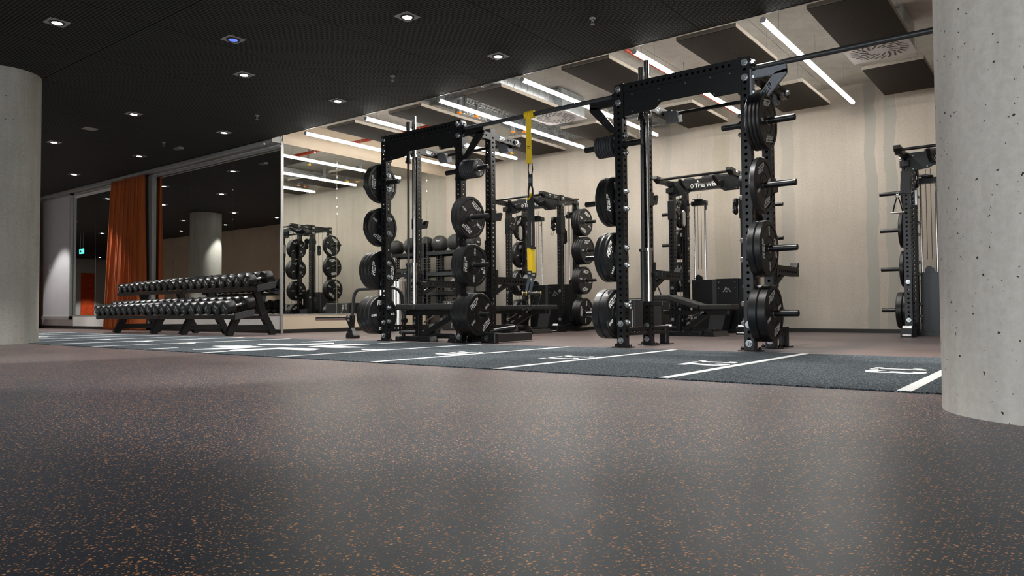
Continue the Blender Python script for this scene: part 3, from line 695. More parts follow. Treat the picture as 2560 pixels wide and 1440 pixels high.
# suspension trainer
t = thing('suspension_trainer', 'yellow and black strap trainer hanging from the bar between the racks', 'strap trainer', (-4.075, Y1, 0))
def strip(mb, pts, w, th=.003, wdir=(1, 0, 0)):
    wd = Vector(wdir)*w/2
    for p, q in zip(pts[:-1], pts[1:]):
        p, q = Vector(p), Vector(q); nn = (q-p).cross(wd).normalized()*th/2
        mb.add([p-wd-nn, p+wd-nn, p+wd+nn, p-wd+nn, q-wd-nn, q+wd-nn, q+wd+nn, q-wd+nn], [(0, 1, 2, 3), (7, 6, 5, 4), (0, 4, 5, 1), (1, 5, 6, 2), (2, 6, 7, 3), (3, 7, 4, 0)])
D = Vector((math.cos(YAW), math.sin(YAW), 0))*0+Vector((.8, .6, 0))
b = MB(); strip(b, [(0, -.022, 2.17), (0, -.024, 1.95), (.002, -.022, 1.715)], .05, .006, D)
for k in range(5): b.tube([(-.045+.022*k, .024*math.cos(a), 2.186+.026*math.sin(a)) for a in [2*PI*j/16 for j in range(16)]], .012, 6, True)
b.build('anchor_strap', 'strap_yellow', t, 40)
b = MB(); strip(b, [(0, -.027, 1.90), (0, -.027, 1.894)], .03, .001, D); strip(b, [(0, -.027, 1.88), (0, -.027, 1.874)], .03, .001, D); strip(b, [(0, -.027, 1.865), (0, -.027, 1.859)], .03, .001, D); b.build('anchor_marks', 'strap_black', t)
b = MB(); b.tube([(-.02, 0, 1.72), (.02, 0, 1.72), (.026, 0, 1.66), (.012, 0, 1.60), (-.012, 0, 1.60), (-.026, 0, 1.66)], .006, 8, True); b.build('carabiner', 'powder_black', t, 40)
b = MB(); strip(b, [(0, 0, 1.615), (0, 0, 1.505)], .042, .012, D); b.tube([(.025*math.cos(a), 0, 1.45+.065*math.sin(a)) for a in [2*PI*j/16 for j in range(16)]], .009, 8, True); b.build('locking_loop', 'strap_black', t, 40)
b = MB(); strip(b, [(.001, -.008, 1.585), (.001, -.008, 1.535)], .03, .003, D); b.build('loop_label', 'strap_grey', t)
b = MB(); strip(b, [(-.03, 0, 1.375), (0, 0, 1.39), (.02, 0, 1.435)], .03, .012, (.3, .9, 0)); b.build('yellow_tab', 'strap_yellow', t)
for k, dx, dz in ((0, -.018, 0), (1, .028, -.02)):
    b = MB(); strip(b, [(dx*.8, 0, 1.395), (dx, 0, 1.1), (dx, 0, .93+dz)], .038 if k == 0 else .03, .006, D); b.build('main_strap', 'strap_black', t)
    b = MB(); strip(b, [(dx, -.004, .925+dz), (dx+.004, -.004, .70+dz)], .042 if k == 0 else .032, .007, D); b.build('yellow_strap', 'strap_yellow', t)
    b = MB(); strip(b, [(dx, -.004, .945+dz), (dx, -.004, .92+dz)], .05, .012, D); b.build('cam_buckle', 'strap_black', t)
    b = MB(); strip(b, [(dx+.004, -.004, .70+dz), (dx+.004, -.004, .65+dz)], .045, .009, D); sw = b.build('strap_end', 'strap_black', t)
    mb = MB(); mesh_into(mb, text_mesh('TRX', .017, .0005, .0004), T(dx+.004, -.011, .678+dz) @ Matrix.Rotation(math.atan2(.6, .8), 4, 'Z') @ FNY); mb.build('lettering', 'white_print', sw)
    b = MB(); strip(b, [(dx, -.002, .655+dz), (dx-.035, -.006, .51)], .026, .005, D); b.build('handle_strap', 'strap_grey', t)
    b = MB(); p = Vector((dx-.05, -.01, .485)); b.cyl(p-D*.02, p+D*.11, .017, 14); b.build('grip', 'vinyl', t, 40)
    b = MB(); b.cyl(p+D*.11, p+D*.118, .02, 14); b.cyl(p-D*.028, p-D*.02, .02, 14); b.build('grip_end', 'cap_yellow', t, 40)
    b = MB(); q = p+D*(.0+.02*k); strip(b, [q+Vector((0, 0, .0)), q+Vector((-.03, -.03, -.09)), q+Vector((.0, -.03, -.16)), q+D*.08+Vector((0, -.02, -.10)), q+D*.10], .035, .006, (-.6, .8, 0)); b.build('foot_cradle', 'strap_black', t)

# ================================================================ CABLE RACKS along the back wall
H3, W3, D3, Y3 = 2.085, 1.0, .43, 9.308
U3 = ptube(H3); TOPB = ptube(W3-.076, sides=(1, 1, 0, 0)); SIDE3 = ptube(D3-.076); OUT3 = ptube(.36, .05, .07, .05)
LV3 = [1.70, 1.255, .79, .30]
def mountain(mb, s, mat, e=.0008):
    for p in ([(-1, -.6), (-.72, -.6), (-.2, .2), (.0, -.08), (.14, .12), (-.16, .62), (-.3, .62)], [(.06, .0), (.3, .36), (1, -.6), (.72, -.6), (.3, -.02), (.2, -.2)], [(-.42, -.6), (.14, -.6), (-.12, -.16)]):
        mb.prism([(u*s, v*s) for u, v in p], -e, e, 'xy', mat)
def well_logo(mb, h, mat):
    for k in range(4):
        mb.prism([(u*h*.72, v*h*.72) for u, v in [(.0, .2), (.2, .36), (.3, .42), (.3, .72), (0, .48), (-.3, .72), (-.3, .42), (-.2, .36)]], -.001, .001, 'xy', mat @ T(-h*3.35, 0, 0) @ Matrix.Rotation(k*PI/2, 4, 'Z'))
    mesh_into(mb, text_mesh('THE WELL', h*1.25, .001, .0035, 0, 'LEFT', .97), mat @ T(-h*2.7, 0, 0))
def cable_rack(xl, label, lo_bench):
    t = thing('cable_rack', label, 'rack', (xl, Y3, 0), 0, 'cable racks along the concrete wall')
    for x in (0, W3):
        for y in (0, D3): obj('upright', U3, None, t, (x, y, 0))
    obj('top_beam', TOPB, None, t, (.038, D3, H3-.05), ALONG_X)
    obj('top_beam', TOPB, None, t, (.038, 0, H3-.045), ALONG_X)
    b = MB(); b.prism([(.04, 2.07), (.96, 2.07), (.96, 1.875), (.76, 1.875), (.69, 1.925), (.31, 1.925), (.24, 1.885), (.04, 1.865)], -.048, -.040, 'xz'); bp = b.build('banner_plate', 'powder_black', t)
    for x, z in ((.08, 2.04), (.08, 1.89), (.22, 1.905), (.92, 2.04), (.92, 1.90), (.78, 1.90), (.5, 1.94)):
        b = MB(); b.cyl((x, -.054, z), (x, -.048, z), .006, 8); b.build('screw', 'zinc', bp)
    mb = MB(); well_logo(mb, .062, T(.52, -.049, 1.985) @ FNY); mb.build('lettering', 'white_print', bp)
    for s, x in ((-1, 0), (1, W3)):
        obj('side_beam', SIDE3, None, t, (x, .038, H3-.05), ALONG_Y); obj('side_beam', SIDE3, None, t, (x, .038, .12), ALONG_Y)
        obj('bar_bracket', OUT3, None, t, (x, -.39, H3-.04), ALONG_Y)
        mb = MB(); rep_into(mb, .03, T(x+s*.026, -.16, H3-.04) @ (FX if s > 0 else FNX)); mb.build('lettering', 'zinc', t)
        b = MB(); b.prism([(-.52, 2.09), (-.36, 2.085), (-.36, 2.005), (-.42, 2.005), (-.53, 2.05)], x-.035, x+.035, 'yz'); b.build('bar_end', 'powder_black', t, bevel=.004)
        b = MB(); b.box(x-.05, x+.05, -.10, -.04, 1.92, 1.99); b.build('bracket_block', 'powder_black', t, bevel=.006)
        bolt(t, (x+s*.026, -.33, H3-.04), B_PX if s > 0 else B_NX, .9)
        for y in (0, D3):
            for z in (H3-.05, H3-.15): bolt(t, (x+s*.038, y, z), B_PX if s > 0 else B_NX, .9)
        for z in (.08, .19, .62): bolt(t, (x, -.038, z), B_NY, .9)
        for k, z in enumerate(LV3):
            o = obj('storage_peg', PEG, None, t, (x+s*.038, D3, z)); o.rotation_euler = (0, 0, 0 if s > 0 else PI)
            for dz in (-.07, .07): bolt(t, (x-s*.038, D3, z+dz), B_NX if s > 0 else B_PX, .9)
        # pulley trolley on the front upright, foot block with logo plate, neutral grip horn, inner hook bracket
        zt = 1.60 if s > 0 else (1.66 if lo_bench else 1.72)
        b = MB(); b.box(x-.05, x+.05, -.046, .046, zt-.10, zt+.16); b.build('trolley', 'powder_black', t, bevel=.004)
        b = MB(); b.lathe([(.012, 0), (.05, 0), (.055, .008), (.048, .014), (.055, .02), (.05, .028), (.012, .028)], 24, 'x', T(x-s*.10, -.06, zt)); b.lathe([(.012, 0), (.05, 0), (.055, .008), (.048, .014), (.055, .02), (.05, .028), (.012, .028)], 24, 'x', T(x-s*.10, -.045, zt+.11)); b.build('pulley_wheel', 'powder_black', t, 40)
        b = MB(); b.prism([(-.10, zt-.02), (-.02, zt-.04), (-.0, zt+.12), (-.08, zt+.16)], x-s*.115, x-s*.120, 'yz'); b.build('pulley_cheek', 'zinc', t)
        b = MB(); b.box(x-.06, x+.06, -.20, .06, .0, .10); b.build('foot_block', 'powder_black', t, bevel=.006)
        b = MB(); b.prism([(-.205, .02), (-.203, .02), (-.155, .125), (-.157, .126)], x-.045, x+.045, 'yz'); fp = b.build('foot_badge', 'zinc', t)
        mb = MB(); mountain(mb, .026, T(x, -.186, .072) @ Matrix.Rotation(-.43, 4, 'X') @ FNY); mb.build('lettering', 'skirting', fp)
        xg = .27 if s < 0 else .73
        b = MB(); b.prism([(-.05, 2.03), (-.05, 1.94), (-.16, 1.93), (-.30, 1.985), (-.36, 2.04), (-.33, 2.05), (-.2, 1.985)], xg-.02, xg+.02, 'yz'); b.build('grip_horn', 'powder_black', t, bevel=.005)
        # guide rods, stack shroud, hooks
        xc = .13 if s < 0 else .835
        for dx in (-.08, .08):
            b = MB(); b.cyl((xc+dx, .62, .70), (xc+dx, .62, 1.88), .0125, 14); b.build('guide_rod', 'chrome', t, 40)
            b = MB(); b.tube([(xc+dx, .60, 1.84), (xc+dx*1.55, .56, 1.84), (xc+dx*1.6, .54, 1.84), (xc+dx*1.6, .54, 1.74), (xc+dx*1.45, .52, 1.73)], .010, 8); b.build('hook', 'powder_black', t, 40)
        b = MB(); b.box(xc-.11, xc+.11, .57, .66, 1.81, 1.875); b.box(xc-.06, xc+.06, .56, .62, 1.875, 1.90); b.build('rod_head', 'powder_black', t, bevel=.004)
        b = MB(); b.cyl((xc-.1, .59, 1.905), (xc+.02, .59, 1.905), .014, 12); b.build('damper', 'zinc', t, 40)
        for dx in (-.02, .03):
            b = MB(); b.cyl((xc+dx, .60, .9), (xc+dx, .60, 1.98), .003, 6); b.build('cable', 'skirting', t)
        b = MB()
        for k in range(16): b.box(xc-.095, xc+.095, .56, .70, .05+k*.0385, .05+k*.0385+.034)
        b.build('weight_stack', 'powder_grey', t)
        b = MB(); b.prism([(.0, .05), (.045, .02), (.06, -.03), (.02, -.06), (-.04, -.05), (-.055, .0), (-.03, .045)], .53, .56, 'xz', T(xc+.01, 0, .77)); b.build('selector_pulley', 'powder_black', t)
        for dx in (-.008, .008):
            b = MB()
            for k in range(22): b.cyl((xc-.06+dx*3, .545, .70-k*.028), (xc-.06+dx*3, .545, .70-k*.028-.008), .006, 6)
            b.build('pin_column', 'zinc', t)
        for x2 in (x-s*.02,):
            for dy in (.13, .2, .3):
                b = MB(); b.cyl((x2-s*.03, dy, .15), (x2-s*.03, dy, 2.0), .0028, 6); b.build('cable', 'skirting', t)
        b = MB(); b.prism([(.0, .0), (.045, .03), (.04, .20), (.0, .23), (-.045, .20), (-.04, .03)], x-s*.055, x-s*.075, 'yz', T(0, .22, 1.36 if s > 0 else 1.48)); b.build('floating_pulley', 'zinc' if s < 0 else 'powder_black', t)
    b = MB(); b.box(.05, .36, .50, .53, .04, .745); b.build('stack_shroud', 'powder_black', t, bevel=.004)
    b = MB(); b.box(.36, .415, .505, .53, .04, .745); b.build('shroud_edge', 'powder_grey', t)
    b = MB(); b.box(.415, .72, .49, .52, .04, .75); sh = b.build('stack_shroud', 'powder_black', t, bevel=.004)
    mb = MB(); mountain(mb, .062, T(.565, .489, .60) @ FNY); mb.build('lettering', 'brushed_steel', sh)
    for dx in (.45, .68):
        for z in (.70, .62):
            b = MB(); b.cyl((dx, .484, z), (dx, .49, z), .006, 8); b.build('screw', 'zinc', sh)
    b = MB(); b.box(.72, .97, .50, .53, .04, .745); b.build('stack_shroud', 'powder_black', t, bevel=.004)
    b = MB(); b.box(.0, W3, .45, .80, .0, .05); b.build('stack_base', 'powder_black', t)
    b = MB(); b.prism([(.0, .0), (.20, .0), (.28, .30), (.21, .34), (.06, .34)], .20, .44, 'xz', T(.40, 0, .05)); b.build('low_row_plate', 'powder_grey', t, bevel=.004)
    b = MB(); b.box(.41, .59, .20, .36, H3-.02, H3+.06); b.cyl((.43, .17, H3+.035), (.43, .37, H3+.035), .045, 16); b.cyl((.57, .17, H3+.035), (.57, .37, H3+.035), .045, 16); b.build('top_pulley', 'powder_black', t, 40)
    b = MB(); b.cyl((-.04, -.46, 2.045), (W3+.04, -.46, 2.045), .0165, 16); b.build('pull_up_bar', 'powder_black', t, 40)
    b = MB(); b.tube([(.40, -.055, 2.05), (.41, -.06, 2.015), (.50, -.065, 2.005), (.60, -.06, 2.015), (.61, -.055, 2.05)], .009, 8); b.build('attachment_bar', 'chrome', t, 40)
    for x in (.25, .5, .75):
        b = MB(); b.box(x-.06, x+.06, -.02, .05, H3-.005, H3+.018); b.build('top_cap', 'powder_grey', t)
    return t
RK = [(-7.225, 'left cable rack'), (-4.375, 'middle cable rack'), (-1.50, 'right cable rack')]
cable_rack(RK[0][0], 'tall black cable rack with logo banner against the wall behind the yellow strap', True)
cable_rack(RK[1][0], 'tall black cable rack with logo banner seen through the right-hand front rack', True)
cable_rack(RK[2][0], 'tall black cable rack half hidden by the right-hand concrete column', False)
for i, (xl, nm) in enumerate(RK):
    nn = nm+' by the wall'
    sp = [('left', 0, 5, 2, [40, 150]), ('left', 1, 10, 2, [10, 10]), ('left', 2, '15t', 2, [120, 140]), ('left', 3, 20, 2, [170, 20])]
    if i == 0: sp = [('left', 0, 5, 2, [40, 150]), ('left', 1, 10, 2, [10, 10]), ('left', 2, '15t', 3, [120, 140, 150]), ('left', 3, 20, 2, [170, 20]),
                     ('right', 0, 10, 3, [20, 60, -25]), ('right', 1, '15t', 4, [20, 60, -25, 5]), ('right', 2, '15t', 3, [0, 100, -8]), ('right', 3, 20, 2, [30, 85])]
    if i == 1: sp += [('right', 0, 10, 2, [20, 60]), ('right', 1, 15, 2, [10, 40])]
    for side, lv, key, n, angs in sp:
        s = 1 if side == 'right' else -1; x0 = xl+W3+.045 if s > 0 else xl-.045
        kg = str(key).replace('t', '')
        stack(key, n, x0, s, Y3+D3, LV3[lv], [A(a) for a in angs], f'{["top", "second", "third", "bottom"][lv]} {side} peg, {nn}', f'{kg} kg plate')
# cable attachments
def d_handle(loc, label, s=1., rot=0):
    t = thing('cable_attachment', label, 'handle', loc, rot)
    b = MB(); b.tube([(.012*math.cos(a), 0, .012*math.sin(a)) for a in [2*PI*j/12 for j in range(12)]], .003, 6, True); b.tube([(0, 0, .012), (0, 0, .11)], .004, 6); b.build('carabiner', 'zinc', t, 40)
    b = MB(); b.tube([(.022*math.cos(a), 0, -.03+.022*math.sin(a)) for a in [2*PI*j/14 for j in range(14)]], .004, 6, True); b.build('ring', 'chrome', t, 40)
    for sx in (-1, 1):
        b = MB(); strip(b, [(sx*.008, 0, -.045), (sx*.03*s, 0, -.12), (sx*.05*s, 0, -.21)], .025, .005, (.2, 1, 0)); b.build('web_strap', 'strap_black', t)
    b = MB(); b.cyl((-.07*s, 0, -.215), (.07*s, 0, -.215), .014, 14); b.build('grip', 'brushed_steel', t, 40)
d_handle((-1.575, 9.20, 1.62), 'triangular cable handle hanging on the rack beside the right column')
d_handle((-4.57, 9.20, .70), 'triangular cable handle hanging left of the cable rack behind the right-hand front rack', 1.4)
t = thing('carabiner', 'small steel snap hook hanging on the cable rack behind the yellow strap', 'snap hook', (-6.33, 9.24, 1.52))
b = MB(); b.tube([(0, 0, .05), (.014, 0, .03), (.02, 0, -.02), (.012, 0, -.045), (-.012, 0, -.045), (-.02, 0, -.02), (-.014, 0, .03)], .0035, 6, True); b.build('loop', 'chrome', t, 40)
b = MB(); b.cyl((0, 0, .05), (.05, .03, .07), .004, 6); b.build('gate', 'zinc', t)

# ================================================================ BENCHES
def bench(x0, y0, L, label, incl=0., split=.3, w=.28, zt=.405):
    t = thing('weight_bench', label, 'bench', (x0, y0, 0))
    def pad(a, b_, name, ang, piv):
        mb = MB(); mb.box(a, b_, 0, w, -.065, 0); o = mb.build(name, 'vinyl', t, bevel=.012); 
        o.location = (piv, 0, zt); o.rotation_euler = (0, ang, 0); return o
    if incl == 0:
        pad(0, split-.006, 'seat_pad', 0, 0); pad(.006, L-split, 'back_pad', 0, split)
    else:
        pad(.006, split, 'seat_pad', 0, L-split); bp = pad(-.42, -.0, 'back_pad', incl, L-split)
        mb = MB(); mb.box(-.20, 0, 0, w, -.065, 0); o = mb.build('head_pad', 'vinyl', t, bevel=.012); o.location = (L-split-.42*math.cos(incl), 0, zt+.42*math.sin(incl)); 
    b = MB(); b.box(.05, L-.08, w/2-.035, w/2+.035, zt-.125, zt-.07); b.build('spine', 'powder_black', t, bevel=.004)
    b = MB(); b.box(.20, .255, w/2-.03, w/2+.03, .02, zt-.10); b.build('front_post', 'powder_black', t, bevel=.004)
    b = MB(); b.box(.08, .50, .0, .06, .0, .055); b.box(.08, .14, -.08, w+.08, .0, .05); b.build('front_foot', 'powder_black', t, bevel=.006)
    b = MB(); p0 = Vector((.30, w/2, .06)); p1 = Vector((L-.35, w/2, zt-.11)); d = (p1-p0); n = Vector((-d.z, 0, d.x)).normalized()*.03
    b.add([p0+n+Vector((0, -.035, 0)), p0-n+Vector((0, -.035, 0)), p1-n+Vector((0, -.035, 0)), p1+n+Vector((0, -.035, 0)), p0+n+Vector((0, .035, 0)), p0-n+Vector((0, .035, 0)), p1-n+Vector((0, .035, 0)), p1+n+Vector((0, .035, 0))], [(0, 1, 2, 3), (7, 6, 5, 4), (0, 4, 5, 1), (1, 5, 6, 2), (2, 6, 7, 3), (3, 7, 4, 0)]); b.build('ladder_arm', 'powder_black', t)
    for k in range(5):
        p = p0.lerp(p1, .30+.15*k)+n*1.0; b = MB(); b.prism([(p.x-.03, p.z-.012), (p.x+.02, p.z+.005), (p.x+.012, p.z+.03), (p.x-.02, p.z+.02)], w/2-.04, w/2+.04, 'xz'); b.build('ladder_tooth', 'zinc' if k % 2 == 0 else 'powder_grey', t)
    b = MB(); b.box(.30, L-.25, w/2-.03, w/2+.03, .03, .085); b.build('floor_beam', 'powder_black', t, bevel=.004)
    b = MB(); b.prism([(.42, 0), (.60, 0), (.57, .06), (.47, .06)], -.06, .06, 'xz'); b.prism([(L-.32, 0), (L-.16, 0), (L-.19, .06), (L-.29, .06)], -.09, w+.09, 'xz'); b.build('rear_foot', 'powder_black', t, bevel=.004)
    b = MB(); b.cyl((L-.28, -.04, .05), (L-.28, 0, .05), .04, 16); b.build('wheel', 'rubber_black', t, 40)
    b = MB(); b.cyl((.10, w/2-.16, .09), (.10, w/2+.16, .09), .022, 14); b.build('foot_roller', 'rubber_grey', t, 40)
    b = MB(); b.cyl((.33, w/2-.02, .20), (.52, w/2-.05, .29), .009, 10); b.build('pop_pin', 'chrome', t, 40)
    return t
bench(-6.02, 5.68, 1.18, 'flat black weight bench standing inside the left-hand front rack')
bench(-6.98, 8.42, 1.10, 'flat black weight bench in front of the cable rack behind the yellow strap', zt=.405)
bench(-4.18, 8.42, .95, 'adjustable black bench with raised head pad seen through the right-hand front rack', incl=.30, split=.40, zt=.385)

# trap bar on its jack, left of the left-hand rack
t = thing('trap_bar', 'dark U-shaped trap bar with chrome sleeve standing left of the left-hand front rack', 'trap bar', (-7.0, 5.92, 0))
R_ = lambda a0, a1, cx, cz, r: [(cx+r*math.cos(a0+(a1-a0)*i/6), 0, cz+r*math.sin(a0+(a1-a0)*i/6)) for i in range(7)]
b = MB(); b.tube([(-.04, 0, .22), (-.03, 0, .34)]+R_(PI*.97, PI/2, .12, .47, .13)+[(.45, 0, .60), (.68, 0, .60)]+R_(PI/2, 0.03, .70, .46, .14)+[(.85, 0, .33), (.87, 0, .24)], .021, 12); b.build('u_frame', 'powder_grey', t, 50)
b = MB(); b.cyl((-.72, 0, .238), (-.11, 0, .245), .025, 20); b.build('sleeve', 'chrome', t, 40)
b = MB(); b.cyl((-.725, 0, .238), (-.715, 0, .238), .0255, 20); b.cyl((-.12, 0, .245), (-.10, 0, .245), .036, 20); b.build('sleeve_ring', 'powder_grey', t, 40)
b = MB(); b.box(-.10, -.02, -.04, .04, .205, .285); b.build('clamp', 'powder_black', t, bevel=.006)
for dz in (.225, .265): bolt(t, (-.05, -.04, dz), B_NY, .7)
b = MB(); b.prism([(-.10, .21), (-.02, .21), (-.03, .13), (.02, .06), (-.10, .06), (-.06, .13)], -.03, .03, 'xz'); b.build('jack_post', 'powder_black', t)
b = MB(); b.prism([(-.10, .0), (.05, .0), (.05, .035), (.02, .07), (-.09, .07), (-.10, .035)], -.05, .05, 'xz'); b.build('jack_foot', 'rubber_black', t, bevel=.008)
b = MB(); b.cyl((.85, 0, .22), (.90, 0, .22), .03, 16); b.cyl((.86, 0, .0), (.86, 0, .22), .022, 12); b.build('far_leg', 'powder_black', t, 40)

# lever arm / landmine resting on the floor right of the left rack
t = thing('landmine_base', 'black box-section landmine attachment lying on the floor beside the left-hand front rack', 'landmine', (-4.66, 5.66, 0))
b = MB(); b.box(0, .085, 0, .62, .012, .095); b.build('box_section', 'powder_grey', t, bevel=.006)
b = MB(); b.box(-.10, .09, -.006, .05, .0, .105); b.build('end_block', 'powder_black', t, bevel=.008)
b = MB(); b.cyl((-.02, -.012, .05), (-.02, -.004, .05), .03, 18); b.cyl((-.02, -.02, .05), (-.02, -.012, .05), .012, 10); b.build('pivot', 'powder_grey', t, 40)
b = MB(); b.tube([(-.22, .05, .10), (-.05, .15, .12), (.10, .30, .15)], .026, 14); b.build('bar_sleeve', 'powder_black', t, 40)
b = MB(); b.lathe([(.02, 0), (.031, 0), (.031, .03), (.02, .03)], 18, 'z', T(.10, .30, .15) @ Matrix.Rotation(.66, 4, 'Z') @ Matrix.Rotation(1.4, 4, 'X') @ Matrix.Rotation(PI, 4, 'Y')); b.build('sleeve_mouth', 'powder_grey', t, 40)
b = MB(); b.box(-.34, 0, .10, .16, .02, .075); b.prism([(-.36, .0), (-.28, .0), (-.25, .16), (-.33, .16)], .08, .18, 'xz'); b.build('cross_leg', 'powder_black', t, bevel=.004)

# ================================================================ STORAGE SHELF, BALLS, BITS
sx0, sx1, sy0, sy1 = -9.74, -8.55, 9.98, 10.42
t = thing('storage_shelf', 'black steel storage shelf in the corner by the mirror', 'shelf', (sx0, sy0, 0))
U4 = ptube(1.62, .06, .06, .05)
for x in (.03, sx1-sx0-.03):
    for y in (.03, sy1-sy0-.03): obj('upright', U4, None, t, (x, y, 0))
SZ = [1.44, 1.045, .68, .33]
for z in SZ:
    b = MB(); b.box(0, sx1-sx0, 0, sy1-sy0, z-.006, z); b.box(0, sx1-sx0, -.004, 0, z-.055, z+.012); b.box(0, sx1-sx0, sy1-sy0, sy1-sy0+.004, z-.055, z+.012); b.build('shelf_tray', 'powder_black', t)
def ball(x, y, z, r, label, rot):
    e = thing('medicine_ball', label, 'ball', (x, y, z+r), 0, 'medicine balls on the top shelf', rot)
    b = MB(); n, m = 28, 14
    vs = [(r*math.sin(PI*j/m)*math.cos(2*PI*i/n), r*math.sin(PI*j/m)*math.sin(2*PI*i/n), r*math.cos(PI*j/m)) for j in range(1, m) for i in range(n)]+[(0, 0, r), (0, 0, -r)]
    fs = [(j*n+i, (j+1)*n+i, (j+1)*n+(i+1) % n, j*n+(i+1) % n) for j in range(m-2) for i in range(n)]+[(i, (i+1) % n, len(vs)-2) for i in range(n)]+[((m-2)*n+(i+1) % n, (m-2)*n+i, len(vs)-1) for i in range(n)]
    b.add(vs, fs); b.build('shell', 'vinyl', e, 60)
    for k in range(3):
        b = MB(); a = k*PI/3; b.tube([((r+.0005)*math.cos(u)*math.cos(a), (r+.0005)*math.cos(u)*math.sin(a), (r+.0005)*math.sin(u)) for u in [2*PI*j/36 for j in range(36)]], .0025, 5, True); b.build('seam', 'strap_black', e)
    mb = MB(); rep_into(mb, .026, T(0, -r-.001, .02) @ FNY); mb.build('lettering', 'white_print', e)
BN = ['nearest the mirror', 'in the middle of the shelf', 'at the right end of the shelf']
for i, (x, s) in enumerate(((-9.585, .165), (-9.18, .165), (-8.76, .155))): ball(x, 10.20, SZ[0], s, f'black medicine ball on the top shelf, {BN[i]}', (.2*i-.2, .15, .5*i+.45))
def blob(name, label, cat, x, y, z, pts, r, mat):
    e = thing(name, label, cat, (x, y, z)); b = MB(); b.tube(pts, r, 8); b.build('strand', mat, e, 50)
    b = MB(); b.cyl(Vector(pts[0])-Vector((.015, 0, 0)), Vector(pts[0])+Vector((.015, 0, 0)), r*1.7, 10); b.build('end_grip', 'strap_black', e, 40)
rnd = random.Random(3)
def coil(n, w, h): return [((rnd.random()-.5)*w, (rnd.random()-.5)*.22, .014+rnd.random()*h) for _ in range(n)]
blob('resistance_band', 'tangled black resistance band on the second shelf by the mirror', 'band', -9.45, 10.2, SZ[1], coil(14, .36, .05), .011, 'strap_black')
blob('resistance_band', 'pale tangled band on the second shelf beside the black one', 'band', -9.02, 10.2, SZ[1], coil(10, .24, .04), .009, 'white_print')
blob('skipping_rope', 'black skipping rope heaped on the third shelf', 'rope', -9.1, 10.2, SZ[2], coil(22, .34, .12), .012, 'strap_black')
blob('skipping_rope', 'black skipping rope lying flat on the third shelf by the mirror', 'rope', -9.5, 10.2, SZ[2], coil(12, .3, .02), .009, 'strap_black')
e = thing('foam_roller', 'long black foam roller on the second shelf', 'roller', (-8.85, 10.22, SZ[1]+.065)); b = MB(); b.lathe([(.025, -.22), (.062, -.22), (.065, -.21), (.065, .21), (.062, .22), (.025, .22)], 20, 'x'); b.build('tube', 'vinyl', e, 40)
b = MB(); b.lathe([(.024, -.221), (.03, -.221), (.03, .221), (.024, .221)], 16, 'x'); b.build('core', 'powder_grey', e, 40)
for i, x in enumerate((-9.5, -9.2, -8.9)):
    e = thing('kettlebell', f'black kettlebell on the bottom shelf, {["nearest the mirror", "in the middle", "at the right end"][i]}', 'kettlebell', (x, 10.2, SZ[3]), 0, 'kettlebells on the bottom shelf')
    b = MB(); b.lathe([(.0, 0), (.055, 0), (.085, .03), (.095, .08), (.08, .13), (.05, .155), (.0, .16)], 24, 'z', None, False); b.build('bell', 'powder_black', e, 50)
    b = MB(); b.tube([(-.05, 0, .14), (-.062, 0, .19), (-.04, 0, .225), (0, 0, .232), (.04, 0, .225), (.062, 0, .19), (.05, 0, .14)], .015, 10); b.build('handle', 'powder_grey', e, 50)
# steel bin
e = thing('steel_bin', 'tall brushed steel bin behind the left-hand front rack', 'bin', (-9.58, 9.13, 0))
b = MB(); b.lathe([(.0, .015), (.125, .015), (.125, .84), (.118, .84), (.118, .80), (.0, .80)], 36, 'z', None, False); b.build('barrel', 'brushed_steel', e, 40)
b = MB(); b.lathe([(.0, 0), (.13, 0), (.13, .02), (.0, .02)], 30, 'z', None, False); b.build('base_ring', 'powder_black', e, 40)
b = MB(); b.lathe([(.09, .84), (.13, .84), (.13, .862), (.09, .862)], 36, 'z'); b.build('rim', 'brushed_steel', e, 40)
b = MB(); strip(b, [(.0, 0, .80), (.04, 0, .90), (.10, 0, .93)], .08, .004, (0, 1, 0)); b.build('liner', 'white_print', e)
# jump boxes
def jump_box(x0, x1, y0, y1, h, label, txt):
    e = thing('jump_box', label, 'jump box', (x0, y0, 0))
    b = MB(); b.box(0, x1-x0, 0, y1-y0, 0, h); b.build('body', 'vinyl', e, bevel=.012)
    mb = MB(); mesh_into(mb, text_mesh(txt, .10, .0008, .002), T(.16, -.001, h-.09) @ FNY @ Matrix.Rotation(-PI/2, 4, 'Z')); mesh_into(mb, text_mesh('INCH', .04, .0008, .0006), T(.07, -.001, h-.08) @ FNY @ Matrix.Rotation(-PI/2, 4, 'Z'))
    mb.box(.215, .222, -.0015, .0, .04, h-.17); mb.box(.03, x1-x0-.04, -.0015, 0, h-.02, h-.016); mb.build('lettering', 'white_print', e)
    b = MB(); b.box(.25, .254, -.0012, 0, .02, h-.02); b.build('seam', 'strap_grey', e)
jump_box(-5.56, -4.86, 9.92, 10.42, .50, 'black padded jump box between the two cable racks', '30"')
jump_box(-8.55, -7.87, 9.15, 9.62, .50, 'black padded jump box left of the cable rack behind the yellow strap', '30"')

